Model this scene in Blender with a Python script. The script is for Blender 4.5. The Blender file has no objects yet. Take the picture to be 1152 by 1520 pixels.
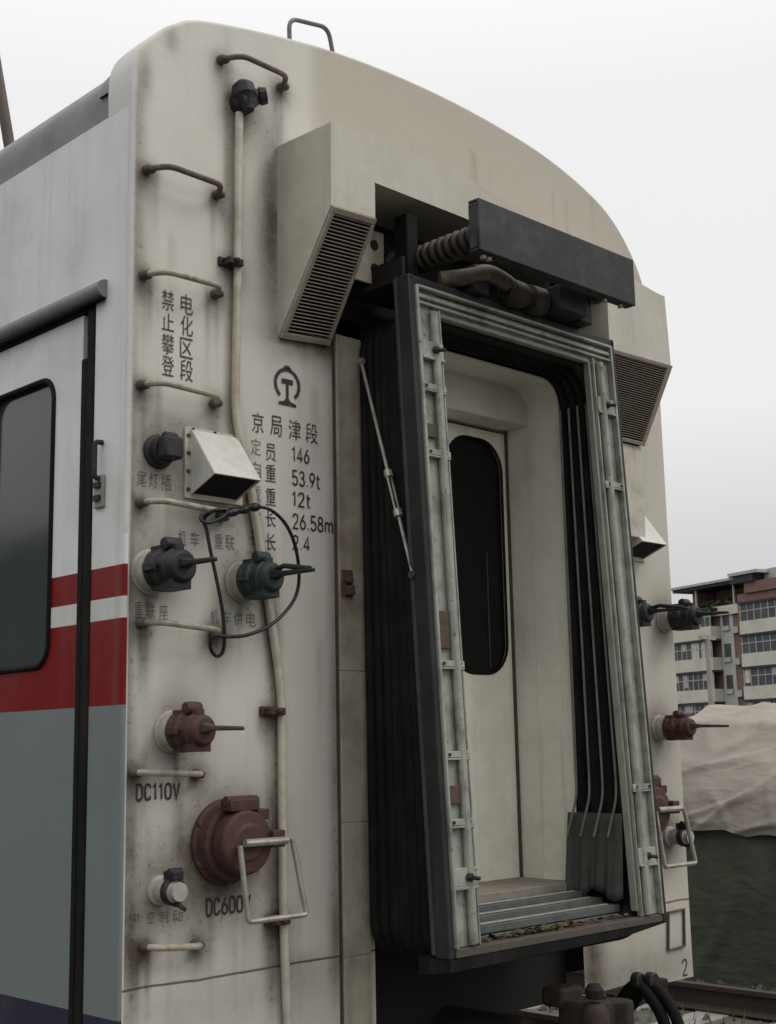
import bpy, bmesh, math, random
from math import radians, sin, cos, pi, sqrt, atan2
from mathutils import Vector, Matrix
random.seed(7)
SC = bpy.context.scene
COL = SC.collection

# ------------------------------------------------------------------ camera, sky, sun, exposure
EYE = 1.66                                   # eye height over rail top
CAM = Vector((-3.93353717, -3.62488392, EYE))
FOC = 1986.418; YAW, PITCH, ROLL = 0.777550193, 0.174514238, -0.0200198085
fw = Vector((sin(YAW)*cos(PITCH), cos(YAW)*cos(PITCH), sin(PITCH)))
r0 = fw.cross(Vector((0, 0, 1))).normalized(); u0 = r0.cross(fw)
RT = cos(ROLL)*r0 + sin(ROLL)*u0; UP = -sin(ROLL)*r0 + cos(ROLL)*u0
cd = bpy.data.cameras.new('camera'); cam = bpy.data.objects.new('camera', cd); COL.objects.link(cam)
cd.sensor_fit = 'VERTICAL'; cd.sensor_height = 24; cd.lens = FOC/1520*24
cd.clip_start = 0.05; cd.clip_end = 4000
M = Matrix((RT, UP, -fw)).transposed().to_4x4(); M.translation = CAM; cam.matrix_world = M
SC.camera = cam

SUN_EL, SUN_AZ = radians(46), radians(148)      # azimuth clockwise from +y: front right of the coach end
w = bpy.data.worlds.new('World'); SC.world = w; w.use_nodes = True
nt = w.node_tree; nt.nodes.clear()
out = nt.nodes.new('ShaderNodeOutputWorld'); bg = nt.nodes.new('ShaderNodeBackground')
sky = nt.nodes.new('ShaderNodeTexSky'); sky.sky_type = 'NISHITA'; sky.sun_disc = False
sky.sun_elevation = SUN_EL; sky.sun_rotation = SUN_AZ; sky.dust_density = 6; sky.air_density = 1.2; sky.ozone_density = 1.0
# an overcast deck: the sky's own brightness, evened out and greyed, brighter overhead
bw = nt.nodes.new('ShaderNodeHueSaturation'); bw.inputs['Saturation'].default_value = 0.10
tc = nt.nodes.new('ShaderNodeTexCoord'); sx = nt.nodes.new('ShaderNodeSeparateXYZ')
nt.links.new(tc.outputs['Generated'], sx.inputs[0])
rp = nt.nodes.new('ShaderNodeValToRGB'); nt.links.new(sx.outputs['Z'], rp.inputs[0])
e = rp.color_ramp.elements; e[0].position = 0.0; e[0].color = (.50, .505, .525, 1); e[1].position = 1; e[1].color = (1.7, 1.7, 1.7, 1)
x = e.new(0.10); x.color = (.62, .62, .635, 1); x = e.new(0.155); x.color = (.70, .70, .705, 1); x = e.new(0.24); x.color = (.86, .86, .855, 1); x = e.new(.45); x.color = (.88, .88, .88, 1)
mx = nt.nodes.new('ShaderNodeMix'); mx.data_type = 'RGBA'; mx.inputs[0].default_value = 0.93
sc_ = nt.nodes.new('ShaderNodeMix'); sc_.data_type = 'RGBA'; sc_.blend_type = 'MULTIPLY'; sc_.inputs[0].default_value = 1
nt.links.new(rp.outputs[0], sc_.inputs[6]); sc_.inputs[7].default_value = (11.2, 11.2, 11.2, 1)
nt.links.new(sky.outputs[0], bw.inputs['Color'])
nt.links.new(bw.outputs[0], mx.inputs[6]); nt.links.new(sc_.outputs[2], mx.inputs[7])
nt.links.new(mx.outputs[2], bg.inputs[0]); bg.inputs[1].default_value = 0.088
nt.links.new(bg.outputs[0], out.inputs[0])
sd = bpy.data.lights.new('sun', 'SUN'); sd.energy = 0.8; sd.angle = radians(25); sd.color = (1, .955, .88)
so = bpy.data.objects.new('sun', sd); COL.objects.link(so)
so.rotation_euler = Vector((sin(SUN_AZ)*cos(SUN_EL), cos(SUN_AZ)*cos(SUN_EL), sin(SUN_EL))).to_track_quat('Z', 'Y').to_euler()
SC.view_settings.view_transform = 'Standard'; SC.view_settings.look = 'None'
SC.view_settings.gamma = 1; SC.view_settings.use_curve_mapping = False; SC.view_settings.exposure = 0.08

# ------------------------------------------------------------------ photo measurements -> places in the world
def ray(px, py): return (RT*((px-576)/FOC) + UP*(-(py-760)/FOC) + fw)
def E(px, py, y=0.0):
    d = ray(px, py); return CAM + d*((y-CAM.y)/d.y)
def S(px, py, x=-1.5525):
    d = ray(px, py); return CAM + d*((x-CAM.x)/d.x)
def Z(r): return r + EYE

# ------------------------------------------------------------------ materials
def newmat(name):
    m = bpy.data.materials.new(name); m.use_nodes = True
    t = m.node_tree; b = t.nodes['Principled BSDF']; return m, t, b
def nnode(t, kind, **kw):
    n = t.nodes.new(kind)
    for k, v in kw.items():
        if k in n.inputs: n.inputs[k].default_value = v
        else: setattr(n, k, v)
    return n
def mixc(t, fac, a, b, blend='MIX'):
    n = t.nodes.new('ShaderNodeMix'); n.data_type = 'RGBA'; n.blend_type = blend
    for i, v in ((0, fac), (6, a), (7, b)):
        if hasattr(v, 'is_output'): t.links.new(v, n.inputs[i])
        elif i == 0: n.inputs[0].default_value = v
        else: n.inputs[i].default_value = (*v, 1) if len(v) == 3 else v
    return n.outputs[2]
def mth(t, op, a, b=None, clamp=False):
    n = t.nodes.new('ShaderNodeMath'); n.operation = op; n.use_clamp = clamp
    for i, v in ((0, a), (1, b)):
        if v is None: continue
        if hasattr(v, 'is_output'): t.links.new(v, n.inputs[i])
        else: n.inputs[i].default_value = v
    return n.outputs[0]
def ramp(t, v, a, b):
    n = t.nodes.new('ShaderNodeMapRange'); n.interpolation_type = 'SMOOTHSTEP'
    t.links.new(v, n.inputs[0]); n.inputs[1].default_value = a; n.inputs[2].default_value = b; return n.outputs[0]
def coords(t, scale=(1, 1, 1), loc=(0, 0, 0)):
    c = t.nodes.new('ShaderNodeTexCoord'); mp = t.nodes.new('ShaderNodeMapping')
    mp.inputs['Scale'].default_value = scale; mp.inputs['Location'].default_value = loc
    t.links.new(c.outputs['Object'], mp.inputs[0]); return mp.outputs[0]
def noise(t, scale, detail=6, rough=.6, vec=None, sc=(1, 1, 1)):
    n = nnode(t, 'ShaderNodeTexNoise'); n.inputs['Scale'].default_value = scale
    n.inputs['Detail'].default_value = detail; n.inputs['Roughness'].default_value = rough
    t.links.new(vec if vec is not None else coords(t, sc), n.inputs['Vector']); return n.outputs['Fac']
def bump(t, b, h, strength, dist=.01):
    n = t.nodes.new('ShaderNodeBump'); n.inputs['Strength'].default_value = strength; n.inputs['Distance'].default_value = dist
    t.links.new(h, n.inputs['Height']); t.links.new(n.outputs[0], b.inputs['Normal'])
def worn(name, base, dirt=(.05, .04, .03), amount=.5, scale=9, rough=.55, metal=0, streak=0., spec=.3, bmp=.15, fleck=None):
    """painted or bare surface with blotches of grime of its own shape, streaks and flecks"""
    m, t, b = newmat(name)
    n1 = noise(t, scale, 8, .65); n2 = noise(t, scale*5, 5, .6)
    f = mth(t, 'MULTIPLY', ramp(t, n1, .40, .75), amount)
    c = mixc(t, f, base, dirt)
    c = mixc(t, mth(t, 'MULTIPLY', ramp(t, n2, .3, .8), .35*amount+.06), c, [v*.55 for v in base])
    if streak:
        s = noise(t, 14, 4, .6, sc=(1, 1, .06))
        c = mixc(t, mth(t, 'MULTIPLY', ramp(t, s, .5, .8), streak), c, dirt)
    if fleck:
        k = noise(t, scale*3, 6, .7)
        c = mixc(t, ramp(t, k, .60, .68), c, fleck)
    t.links.new(c, b.inputs['Base Color'])
    b.inputs['Metallic'].default_value = metal; b.inputs['Specular IOR Level'].default_value = spec
    r = mth(t, 'ADD', mth(t, 'MULTIPLY', n1, .3), rough-.15, True); t.links.new(r, b.inputs['Roughness'])
    if bmp: bump(t, b, n2, bmp, .004)
    return m
MAT = {}
MAT['rubber'] = worn('black_rubber', (.009, .009, .0095), (.034, .032, .029), .5, 6, .75, streak=.5, spec=.12)
MAT['rubber_grey'] = worn('grey_black_rubber', (.040, .041, .044), (.10, .098, .09), .5, 5, .6, streak=.4)
MAT['fold'] = worn('dull_fold_edge', (.17, .175, .165), (.06, .06, .055), .6, 14, .6)
MAT['sillplate'] = worn('worn_sill_plate', (.25, .225, .19), (.11, .095, .08), .7, 10, .7)
MAT['loop'] = worn('grey_loop_paint', (.16, .16, .155), (.08, .075, .07), .5, 20, .5)
MAT['sill'] = worn('grimy_sill', (.075, .066, .056), (.14, .09, .07), .7, 24, .8)
MAT['skirt'] = worn('grey_green_skirt', (.045, .050, .046), (.085, .09, .08), .6, 7, .7, streak=.5)
MAT['greasy'] = worn('greasy_cream_paint', (.20, .17, .135), (.03, .025, .02), .95, 7, .6)
MAT['frame_edge'] = worn('frame_edge_paint', (.015, .016, .017), (.06, .06, .056), .45, 6, .6, streak=.5)
MAT['alloy'] = worn('pale_green_grey_channel', (.34, .355, .31), (.10, .092, .075), .75, 11, .5, streak=.55, fleck=(.10, .075, .05))
MAT['alloy_dim'] = worn('grey_green_flange', (.27, .29, .25), (.13, .125, .105), .6, 8, .55, streak=.4)
MAT['beam'] = worn('scuffed_dark_steel', (.028, .028, .030), (.085, .083, .082), .75, 9, .65, fleck=(.05, .035, .032))
MAT['dark'] = worn('dark_socket_metal', (.020, .020, .022), (.06, .045, .04), .6, 22, .55)
MAT['green'] = worn('weathered_green_metal', (.030, .046, .042), (.02, .02, .02), .7, 22, .6, fleck=(.07, .11, .095))
MAT['brown'] = worn('red_brown_metal', (.080, .038, .033), (.03, .024, .023), .8, 20, .65, fleck=(.13, .075, .06))
MAT['rust'] = worn('rusty_steel', (.10, .065, .05), (.035, .025, .022), .7, 25, .75)
MAT['steel'] = worn('worn_bare_bar', (.42, .40, .36), (.12, .09, .07), .6, 20, .4, metal=.5)
MAT['rung'] = worn('rung_paint', (.40, .36, .29), (.13, .075, .055), .8, 20, .55, fleck=(.15, .09, .07))
MAT['rung_rust'] = worn('rung_rusty', (.12, .085, .075), (.32, .27, .22), .5, 28, .65)
MAT['lug'] = worn('rung_lug', (.12, .088, .078), (.045, .036, .034), .6, 30, .7)
MAT['pipe'] = worn('pipe_paint', (.55, .51, .42), (.22, .15, .10), .5, 12, .5, streak=.5)
MAT['cream_part'] = worn('cream_fitting_paint', (.54, .51, .43), (.22, .17, .11), .55, 8, .55, streak=.45)
MAT['collar'] = worn('socket_collar_paint', (.42, .40, .36), (.16, .13, .11), .8, 10, .6, streak=.5)
MAT['hood'] = worn('hood_paint', (.52, .495, .43), (.25, .21, .155), .35, 4, .55, streak=.30)
MAT['white_box'] = worn('cover_white', (.60, .59, .55), (.28, .22, .15), .35, 9, .5, streak=.2)
MAT['post'] = worn('post_paint', (.41, .375, .305), (.17, .13, .095), .8, 4, .6, streak=.65)
MAT['grille'] = worn('grille_brown', (.34, .29, .245), (.16, .13, .11), .5, 12, .6)
MAT['void'] = worn('void_black', (.012, .011, .010), (.025, .02, .017), .6, 6, .8)  # near-black of underframe parts; also the painted shade inside the hood
MAT['roof'] = worn('roof_grey', (.23, .23, .235), (.12, .115, .11), .5, 3, .6)
MAT['door'] = worn('door_cream', (.80, .785, .67), (.33, .29, .21), .25, 4, .5, streak=.35)
MAT['lining'] = worn('lining_cream', (.74, .725, .65), (.30, .26, .20), .25, 4, .55, streak=.4)
MAT['step'] = worn('step_grey', (.11, .115, .11), (.05, .045, .035), .7, 12, .6)
MAT['tread'] = worn('tread_edge', (.33, .34, .32), (.10, .09, .07), .6, 20, .45, metal=.3)
MAT['cable'] = worn('cable_black', (.010, .010, .011), (.03, .03, .03), .4, 15, .45)
MAT['knuckle'] = worn('coupler_brown', (.040, .028, .023), (.014, .012, .011), .85, 18, .75)
MAT['coil'] = worn('coil_spring', (.045, .036, .028), (.015, .013, .012), .6, 30, .55)

def glass_mat(name, base, rough):
    m, t, b = newmat(name); b.inputs['Base Color'].default_value = (*base, 1)
    b.inputs['Roughness'].default_value = rough; b.inputs['Specular IOR Level'].default_value = .5
    n = noise(t, 2.2, 5); r = mth(t, 'ADD', mth(t, 'MULTIPLY', n, .18), rough-.05); t.links.new(r, b.inputs['Roughness'])
    return m
MAT['glass'] = glass_mat('door_glass', (.050, .060, .058), .08)
MAT['glass_dark'] = glass_mat('dark_glass', (.006, .006, .006), .35)
MAT['glass_dark'].node_tree.nodes['Principled BSDF'].inputs['Specular IOR Level'].default_value = .2

def end_material():
    m, t, b = newmat('end_wall_cream')
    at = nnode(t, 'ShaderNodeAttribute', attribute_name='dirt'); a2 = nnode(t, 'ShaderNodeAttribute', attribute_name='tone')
    n1 = noise(t, 2.2, 8, .62); n2 = noise(t, 30, 6, .65); st = noise(t, 11, 5, .6, sc=(1, 1, .05)); n3 = noise(t, 7, 7, .68)
    c = mixc(t, mth(t, 'MULTIPLY', ramp(t, n1, .35, .75), .35), (.595, .577, .525), (.50, .478, .42))
    c = mixc(t, mth(t, 'MULTIPLY', ramp(t, st, .52, .80), .30), c, (.36, .31, .235))
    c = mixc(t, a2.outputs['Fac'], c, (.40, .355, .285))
    d = mth(t, 'MULTIPLY', at.outputs['Fac'], mth(t, 'ADD', mth(t, 'MULTIPLY', n3, 1.5), .40), True)
    c = mixc(t, d, c, (.085, .068, .050))  # dirt and the painted shade darken the paint alike
    n4 = noise(t, 34, 8, .7); spk = mth(t, 'MULTIPLY', ramp(t, n4, .55, .62), ramp(t, at.outputs['Fac'], .12, .55)); c = mixc(t, mth(t, 'MULTIPLY', spk, .45), c, (.075, .05, .036))
    # chips and rust flecks
    k = noise(t, 60, 5, .65); c = mixc(t, mth(t, 'MULTIPLY', ramp(t, k, .66, .70), .7), c, (.16, .11, .08))
    # weld seam across both lower corners
    co = nnode(t, 'ShaderNodeTexCoord'); sp = nnode(t, 'ShaderNodeSeparateXYZ'); t.links.new(co.outputs['Object'], sp.inputs[0])
    wv = mth(t, 'ADD', sp.outputs['Z'], mth(t, 'MULTIPLY', noise(t, 3, 3), .02))
    dz = mth(t, 'ABSOLUTE', mth(t, 'SUBTRACT', wv, Z(-.715)+.010))
    ln = mth(t, 'SUBTRACT', 1.0, ramp(t, dz, .0022, .0055))
    c = mixc(t, mth(t, 'MULTIPLY', ln, .85), c, (.07, .045, .035))
    ef = mth(t, 'MULTIPLY', mth(t, 'SUBTRACT', 1.0, ramp(t, sp.outputs['X'], -1.552, -1.525)), ramp(t, sp.outputs['Z'], Z(.60), Z(.75)))
    c = mixc(t, mth(t, 'MULTIPLY', ef, .85), c, (.66, .66, .655))
    # the side livery is painted round the corner, down the rolled edge
    zz = sp.outputs['Z']; liv = (.70, .70, .70)
    for lim, col in ((.600, (.19, .003, .003)), (.497, (.62, .62, .60)), (.427, (.19, .003, .003)), (.151, (.185, .215, .215)), (-.80, (.030, .028, .055))):
        liv = mixc(t, mth(t, 'LESS_THAN', zz, Z(lim)), liv, col)
    c = mixc(t, mth(t, 'MULTIPLY', mth(t, 'LESS_THAN', sp.outputs['X'], -1.5415), mth(t, 'LESS_THAN', zz, Z(.70))), c, liv)
    t.links.new(c, b.inputs['Base Color'])
    b.inputs['Specular IOR Level'].default_value = .3
    t.links.new(mth(t, 'ADD', mth(t, 'MULTIPLY', n1, .25), .42), b.inputs['Roughness'])
    h = mth(t, 'ADD', mth(t, 'MULTIPLY', n1, 1.0), mth(t, 'MULTIPLY', n2, .06)); bump(t, b, h, .35, .02)
    return m
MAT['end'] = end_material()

def side_material():
    m, t, b = newmat('side_livery')
    co = nnode(t, 'ShaderNodeTexCoord'); sp = nnode(t, 'ShaderNodeSeparateXYZ'); t.links.new(co.outputs['Object'], sp.inputs[0])
    n1 = noise(t, 3, 7, .6); n2 = noise(t, 40, 5)
    z = sp.outputs['Z']
    c = (.72, .72, .725)
    def above(lim, col, prev):
        s = mth(t, 'LESS_THAN', z, lim); return mixc(t, s, prev, col)
    c = above(Z(.600), (.19, .003, .003), c); c = above(Z(.497), (.62, .62, .60), c); c = above(Z(.427), (.19, .003, .003), c)
    c = above(Z(.151), (.185, .215, .215), c); c = above(Z(-.80), (.030, .028, .055), c)
    c = mixc(t, mth(t, 'MULTIPLY', ramp(t, n1, .4, .8), .25), c, (.16, .15, .13))
    s = noise(t, 9, 4, .6, sc=(1, 1, .05)); c = mixc(t, mth(t, 'MULTIPLY', ramp(t, s, .5, .8), .30), c, (.15, .14, .12))
    k = noise(t, 48, 5, .7); c = mixc(t, mth(t, 'MULTIPLY', ramp(t, k, .68, .72), .5), c, (.10, .08, .07))
    t.links.new(c, b.inputs['Base Color']); b.inputs['Roughness'].default_value = .45; b.inputs['Specular IOR Level'].default_value = .22
    bump(t, b, n1, .12, .02)
    return m
MAT['side'] = side_material()

def letter_material():
    m, t, b = newmat('stencil_black_paint'); b.inputs['Base Color'].default_value = (.022, .021, .024, 1); b.inputs['Roughness'].default_value = .6
    o = t.nodes['Material Output']; tr = t.nodes.new('ShaderNodeBsdfTransparent'); ms = t.nodes.new('ShaderNodeMixShader')
    f = ramp(t, noise(t, 55, 6, .7), .28, .50)
    t.links.new(mth(t, 'ADD', mth(t, 'MULTIPLY', f, .45), .50), ms.inputs[0])
    t.links.new(tr.outputs[0], ms.inputs[1]); t.links.new(b.outputs[0], ms.inputs[2]); t.links.new(ms.outputs[0], o.inputs[0])
    return m
MAT['letter'] = letter_material()
def faded_material():
    m = MAT['letter'].copy(); m.name = 'faded_stencil_paint'
    for n in m.node_tree.nodes:
        if n.type == 'MATH' and n.operation == 'ADD' and abs(n.inputs[1].default_value-.50) < 1e-4: n.inputs[1].default_value = .22
    m.node_tree.nodes['Principled BSDF'].inputs['Base Color'].default_value = (.05, .045, .04, 1)
    return m
MAT['faded'] = faded_material()

# ------------------------------------------------------------------ mesh helpers
class MB:
    def __init__(s): s.v = []; s.f = []
    def add(s, vs, fs):
        o = len(s.v); s.v += [Vector(v) for v in vs]; s.f += [tuple(i+o for i in f) for f in fs]; return s
    def hexa(s, p):                                     # p: 4 bottom (ccw), 4 top
        return s.add(p, [(3, 2, 1, 0), (4, 5, 6, 7), (0, 1, 5, 4), (1, 2, 6, 5), (2, 3, 7, 6), (3, 0, 4, 7)])
    def box(s, a, b):
        (x0, y0, z0), (x1, y1, z1) = a, b
        x0, x1 = sorted((x0, x1)); y0, y1 = sorted((y0, y1)); z0, z1 = sorted((z0, z1))
        return s.hexa([(x0, y0, z0), (x1, y0, z0), (x1, y1, z0), (x0, y1, z0), (x0, y0, z1), (x1, y0, z1), (x1, y1, z1), (x0, y1, z1)])
    def prism(s, poly, vec):
        n = len(poly); vec = Vector(vec); a = [Vector(p) for p in poly]
        return s.add(a + [p+vec for p in a], [tuple(range(n))[::-1], tuple(range(n, 2*n))] + [(i, (i+1) % n, (i+1) % n+n, i+n) for i in range(n)])
    def tube(s, path, r, seg=10, closed=False, rs=None):
        P = [Vector(p) for p in path]; n = len(P); rings = []
        T = []
        for i in range(n):
            a = P[i-1] if (i > 0 or closed) else P[i]; b = P[(i+1) % n] if (i < n-1 or closed) else P[i]
            T.append((b-a).normalized())
        ref = Vector((0, 0, 1)) if abs(T[0].z) < .9 else Vector((1, 0, 0))
        nx = T[0].cross(ref).normalized(); o = len(s.v)
        for i in range(n):
            nx = (nx - T[i]*nx.dot(T[i])).normalized(); ny = T[i].cross(nx); rr = rs[i] if rs else r
            for k in range(seg):
                a = 2*pi*k/seg; s.v.append(P[i] + nx*(rr*cos(a)) + ny*(rr*sin(a)))
        m = n if closed else n-1
        for i in range(m):
            for k in range(seg):
                a = o+i*seg+k; b = o+i*seg+(k+1) % seg; c = o+((i+1) % n)*seg+(k+1) % seg; d = o+((i+1) % n)*seg+k
                s.f.append((a, b, c, d))
        if not closed:
            s.f.append(tuple(o+k for k in range(seg))[::-1]); s.f.append(tuple(o+(n-1)*seg+k for k in range(seg)))
        return s
    def lathe(s, org, axis, prof, seg=28):
        org = Vector(org); ax = Vector(axis).normalized()
        ref = Vector((0, 0, 1)) if abs(ax.z) < .9 else Vector((1, 0, 0)); nx = ax.cross(ref).normalized(); ny = ax.cross(nx)
        o = len(s.v)
        for (r, h) in prof:
            for k in range(seg):
                a = 2*pi*k/seg; s.v.append(org + ax*h + nx*(r*cos(a)) + ny*(r*sin(a)))
        for i in range(len(prof)-1):
            for k in range(seg):
                s.f.append((o+i*seg+k, o+i*seg+(k+1) % seg, o+(i+1)*seg+(k+1) % seg, o+(i+1)*seg+k))
        s.f.append(tuple(o+k for k in range(seg))[::-1]); s.f.append(tuple(o+(len(prof)-1)*seg+k for k in range(seg)))
        return s
    def build(s, name, mat, parent=None, bevel=0, smooth=35, label=None):
        me = bpy.data.meshes.new(name); me.from_pydata([tuple(v) for v in s.v], [], s.f)
        bm = bmesh.new(); bm.from_mesh(me); bmesh.ops.recalc_face_normals(bm, faces=bm.faces); bm.to_mesh(me); bm.free()
        o = bpy.data.objects.new(name, me); COL.objects.link(o)
        me.materials.append(MAT[mat] if isinstance(mat, str) else mat)
        if smooth:
            me.polygons.foreach_set('use_smooth', [True]*len(me.polygons)); me.set_sharp_from_angle(angle=radians(smooth))
        if bevel:
            md = o.modifiers.new('bevel', 'BEVEL'); md.width = bevel; md.segments = 2; md.limit_method = 'ANGLE'; md.angle_limit = radians(40)
        if parent: put(o, parent)
        if label: o['label'] = label
        return o
def build_each(mb, name, mat, parent=None, bevel=0, smooth=35):
    """one object for every separate piece collected in mb"""
    p = list(range(len(mb.v)))
    def find(i):
        while p[i] != i: p[i] = p[p[i]]; i = p[i]
        return i
    for f in mb.f:
        for i in f[1:]: p[find(i)] = find(f[0])
    groups = {}
    for f in mb.f: groups.setdefault(find(f[0]), []).append(f)
    outl = []
    for fs in groups.values():
        ids = sorted({i for f in fs for i in f}); ix = {i: k for k, i in enumerate(ids)}
        q = MB(); q.v = [mb.v[i] for i in ids]; q.f = [tuple(ix[i] for i in f) for f in fs]
        outl.append(q.build(name, mat, parent, bevel, smooth))
    return outl
def put(o, parent):
    o.parent = parent
    w_ = Matrix.Identity(4); p = parent
    while p: w_ = (p.matrix_parent_inverse @ p.matrix_basis if p.parent else p.matrix_basis) @ w_; p = p.parent
    if w_ != Matrix.Identity(4): o.matrix_parent_inverse = w_.inverted()
def thing(name, label, cat, loc=(0, 0, 0), group=None):
    o = bpy.data.objects.new(name, None); COL.objects.link(o); o.location = loc; o.empty_display_size = .2
    o['label'] = label; o['category'] = cat
    if group: o['group'] = group
    return o
def tag(o, label, cat, group=None, kind=None):
    if label: o['label'] = label
    if cat: o['category'] = cat
    if group: o['group'] = group
    if kind: o['kind'] = kind
    return o
def smooth_path(pts, n=6, closed=False):
    P = [Vector(p) for p in pts]; N = len(P); outp = []
    for i in range(N if closed else N-1):
        p0 = P[i-1] if (i > 0 or closed) else P[0]; p1 = P[i]; p2 = P[(i+1) % N]; p3 = P[(i+2) % N] if (i+2 < N or closed) else P[-1]
        for k in range(n):
            t = k/n
            outp.append(.5*((2*p1) + (p2-p0)*t + (2*p0-5*p1+4*p2-p3)*t*t + (3*p1-p0-3*p2+p3)*t**3))
    if not closed: outp.append(P[-1])
    return outp
def round_corners(pts, r, n=5):
    P = [Vector(p) for p in pts]; o = [P[0]]
    for i in range(1, len(P)-1):
        a = (P[i-1]-P[i]); b = (P[i+1]-P[i]); d = min(r, a.length*.48, b.length*.48)
        s_, e_ = P[i]+a.normalized()*d, P[i]+b.normalized()*d
        for k in range(n+1):
            t = k/n; o.append((1-t)**2*s_ + 2*t*(1-t)*P[i] + t*t*e_)
    return o+[P[-1]]
def rrect(w2, z0, z1, r, n=6, x0=0):
    pts = []
    for cx, cz, a0 in ((w2-r, z1-r, 0), (-w2+r, z1-r, 90), (-w2+r, z0+r, 180), (w2-r, z0+r, 270)):
        for k in range(n+1):
            a = radians(a0+90*k/n); pts.append((x0+cx+r*cos(a), cz+r*sin(a)))
    return pts

# ================================================================== THE COACH
coach = thing('passenger_coach', 'white railway coach end with red side stripe, open gangway and black lettering', 'railway coach')

# ---- outline of the end, relative to the eye height
HALF = 1.5525
prof = [(-1.5525, -1.06), (-1.5525, 2.187), (-1.545, 2.36), (-1.465, 2.475), (-1.372, 2.555), (-1.26, 2.612), (-.945, 2.682), (-.60, 2.733), (-.22, 2.757),
        (.20, 2.752), (.66, 2.708), (1.01, 2.622), (1.22, 2.522), (1.375, 2.37), (1.458, 2.22), (1.515, 2.0), (1.548, 1.7), (1.5525, -1.06)]
top = smooth_path([(p[0], 0, p[1]) for p in prof[1:-1]], 4)
outline = [Vector((-1.5525, 0, -1.06)), Vector((-1.5525, 0, 2.184))] + top + [Vector((1.5525, 0, -1.06))]
def inset(pts, d):
    o = []
    for i, p in enumerate(pts):
        a = pts[max(0, i-1)]; b = pts[min(len(pts)-1, i+1)]; t = (b-a).normalized()
        n = Vector((t.z, 0, -t.x)); o.append(p + n*d)
    return o
RF = .016
flat = inset(outline, RF)

DOOR_HW, DOOR_Z0, DOOR_Z1 = .50, -.56, 1.372
stain_shades = []            # (x, z, rx, up, down, strength)
def stain_shade(px, py, rx=.07, up=.05, dn=.10, s=.7):
    p = E(px, py); stain_shades.append((p.x, p.z-EYE, rx, up, dn, s))

def build_end():
    bm = bmesh.new()
    loop = [Vector((p.x, 0, p.z)) for p in flat]
    low = [Vector((.735, 0, -1.06)), Vector((.735, 0, -.62)), Vector((-.475, 0, -.62)), Vector((-.475, 0, -1.06))]
    def ring(ps):
        vs = [bm.verts.new(p) for p in ps]
        return [bm.edges.new((vs[i], vs[(i+1) % len(vs)])) for i in range(len(vs))]
    ed = ring(loop+low) + ring([Vector((x, 0, z)) for x, z in ((-DOOR_HW, DOOR_Z0), (DOOR_HW, DOOR_Z0), (DOOR_HW, DOOR_Z1), (-DOOR_HW, DOOR_Z1))])
    bmesh.ops.triangle_fill(bm, use_beauty=True, use_dissolve=False, edges=ed)
    z = -1.04
    while z < 2.76:
        bmesh.ops.bisect_plane(bm, geom=bm.verts[:]+bm.edges[:]+bm.faces[:], plane_co=(0, 0, z), plane_no=(0, 0, 1)); z += .02
    x = -1.51
    while x < 1.52:
        bmesh.ops.bisect_plane(bm, geom=bm.verts[:]+bm.edges[:]+bm.faces[:], plane_co=(x, 0, 0), plane_no=(1, 0, 0)); x += .02
    # rolled edge and the white band behind it
    prev = None
    rings = []
    K = 5
    for k in range(K+1):
        a = pi/2*k/K; q = inset(outline, RF*(1-sin(a))); rings.append([bm.verts.new((p.x, RF*(1-cos(a)), p.z)) for p in q])
    rings.append([bm.verts.new((p.x, .145 if p.z > 2.185 else .017, p.z)) for p in outline])
    for A, B in zip(rings, rings[1:]):
        for i in range(len(A)-1): bm.faces.new((A[i], A[i+1], B[i+1], B[i]))
    bmesh.ops.remove_doubles(bm, verts=bm.verts[:], dist=.0008)
    bmesh.ops.recalc_face_normals(bm, faces=bm.faces)
    for v in bm.verts: v.co.z += EYE
    me = bpy.data.meshes.new('end_wall'); bm.to_mesh(me); bm.free()
    # make the flat faces look outwards
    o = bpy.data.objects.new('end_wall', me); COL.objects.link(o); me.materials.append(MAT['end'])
    me.polygons.foreach_set('use_smooth', [True]*len(me.polygons)); me.set_sharp_from_angle(angle=radians(40))
    da = me.attributes.new('dirt', 'FLOAT', 'POINT'); ta = me.attributes.new('tone', 'FLOAT', 'POINT')  # dirt also carries painted shade beside the hood and the upper conduit
    D = []; T = []
    for v in me.vertices:
        x, z = v.co.x, v.co.z-EYE; keep = 1.0
        for (sx_, sz, rx, up, dn, s_) in stain_shades:
            dx = (x-sx_)/rx; dz = z-sz; dz = dz/up if dz > 0 else dz/dn
            q = dx*dx+dz*dz
            if q < 6: keep *= 1-s_*math.exp(-q)
        D.append(1-keep)
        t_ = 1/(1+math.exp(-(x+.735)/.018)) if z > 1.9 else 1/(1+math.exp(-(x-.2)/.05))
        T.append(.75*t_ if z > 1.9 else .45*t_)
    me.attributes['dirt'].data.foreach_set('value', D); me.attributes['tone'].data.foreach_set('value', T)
    put(o, coach)
    return o
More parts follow.
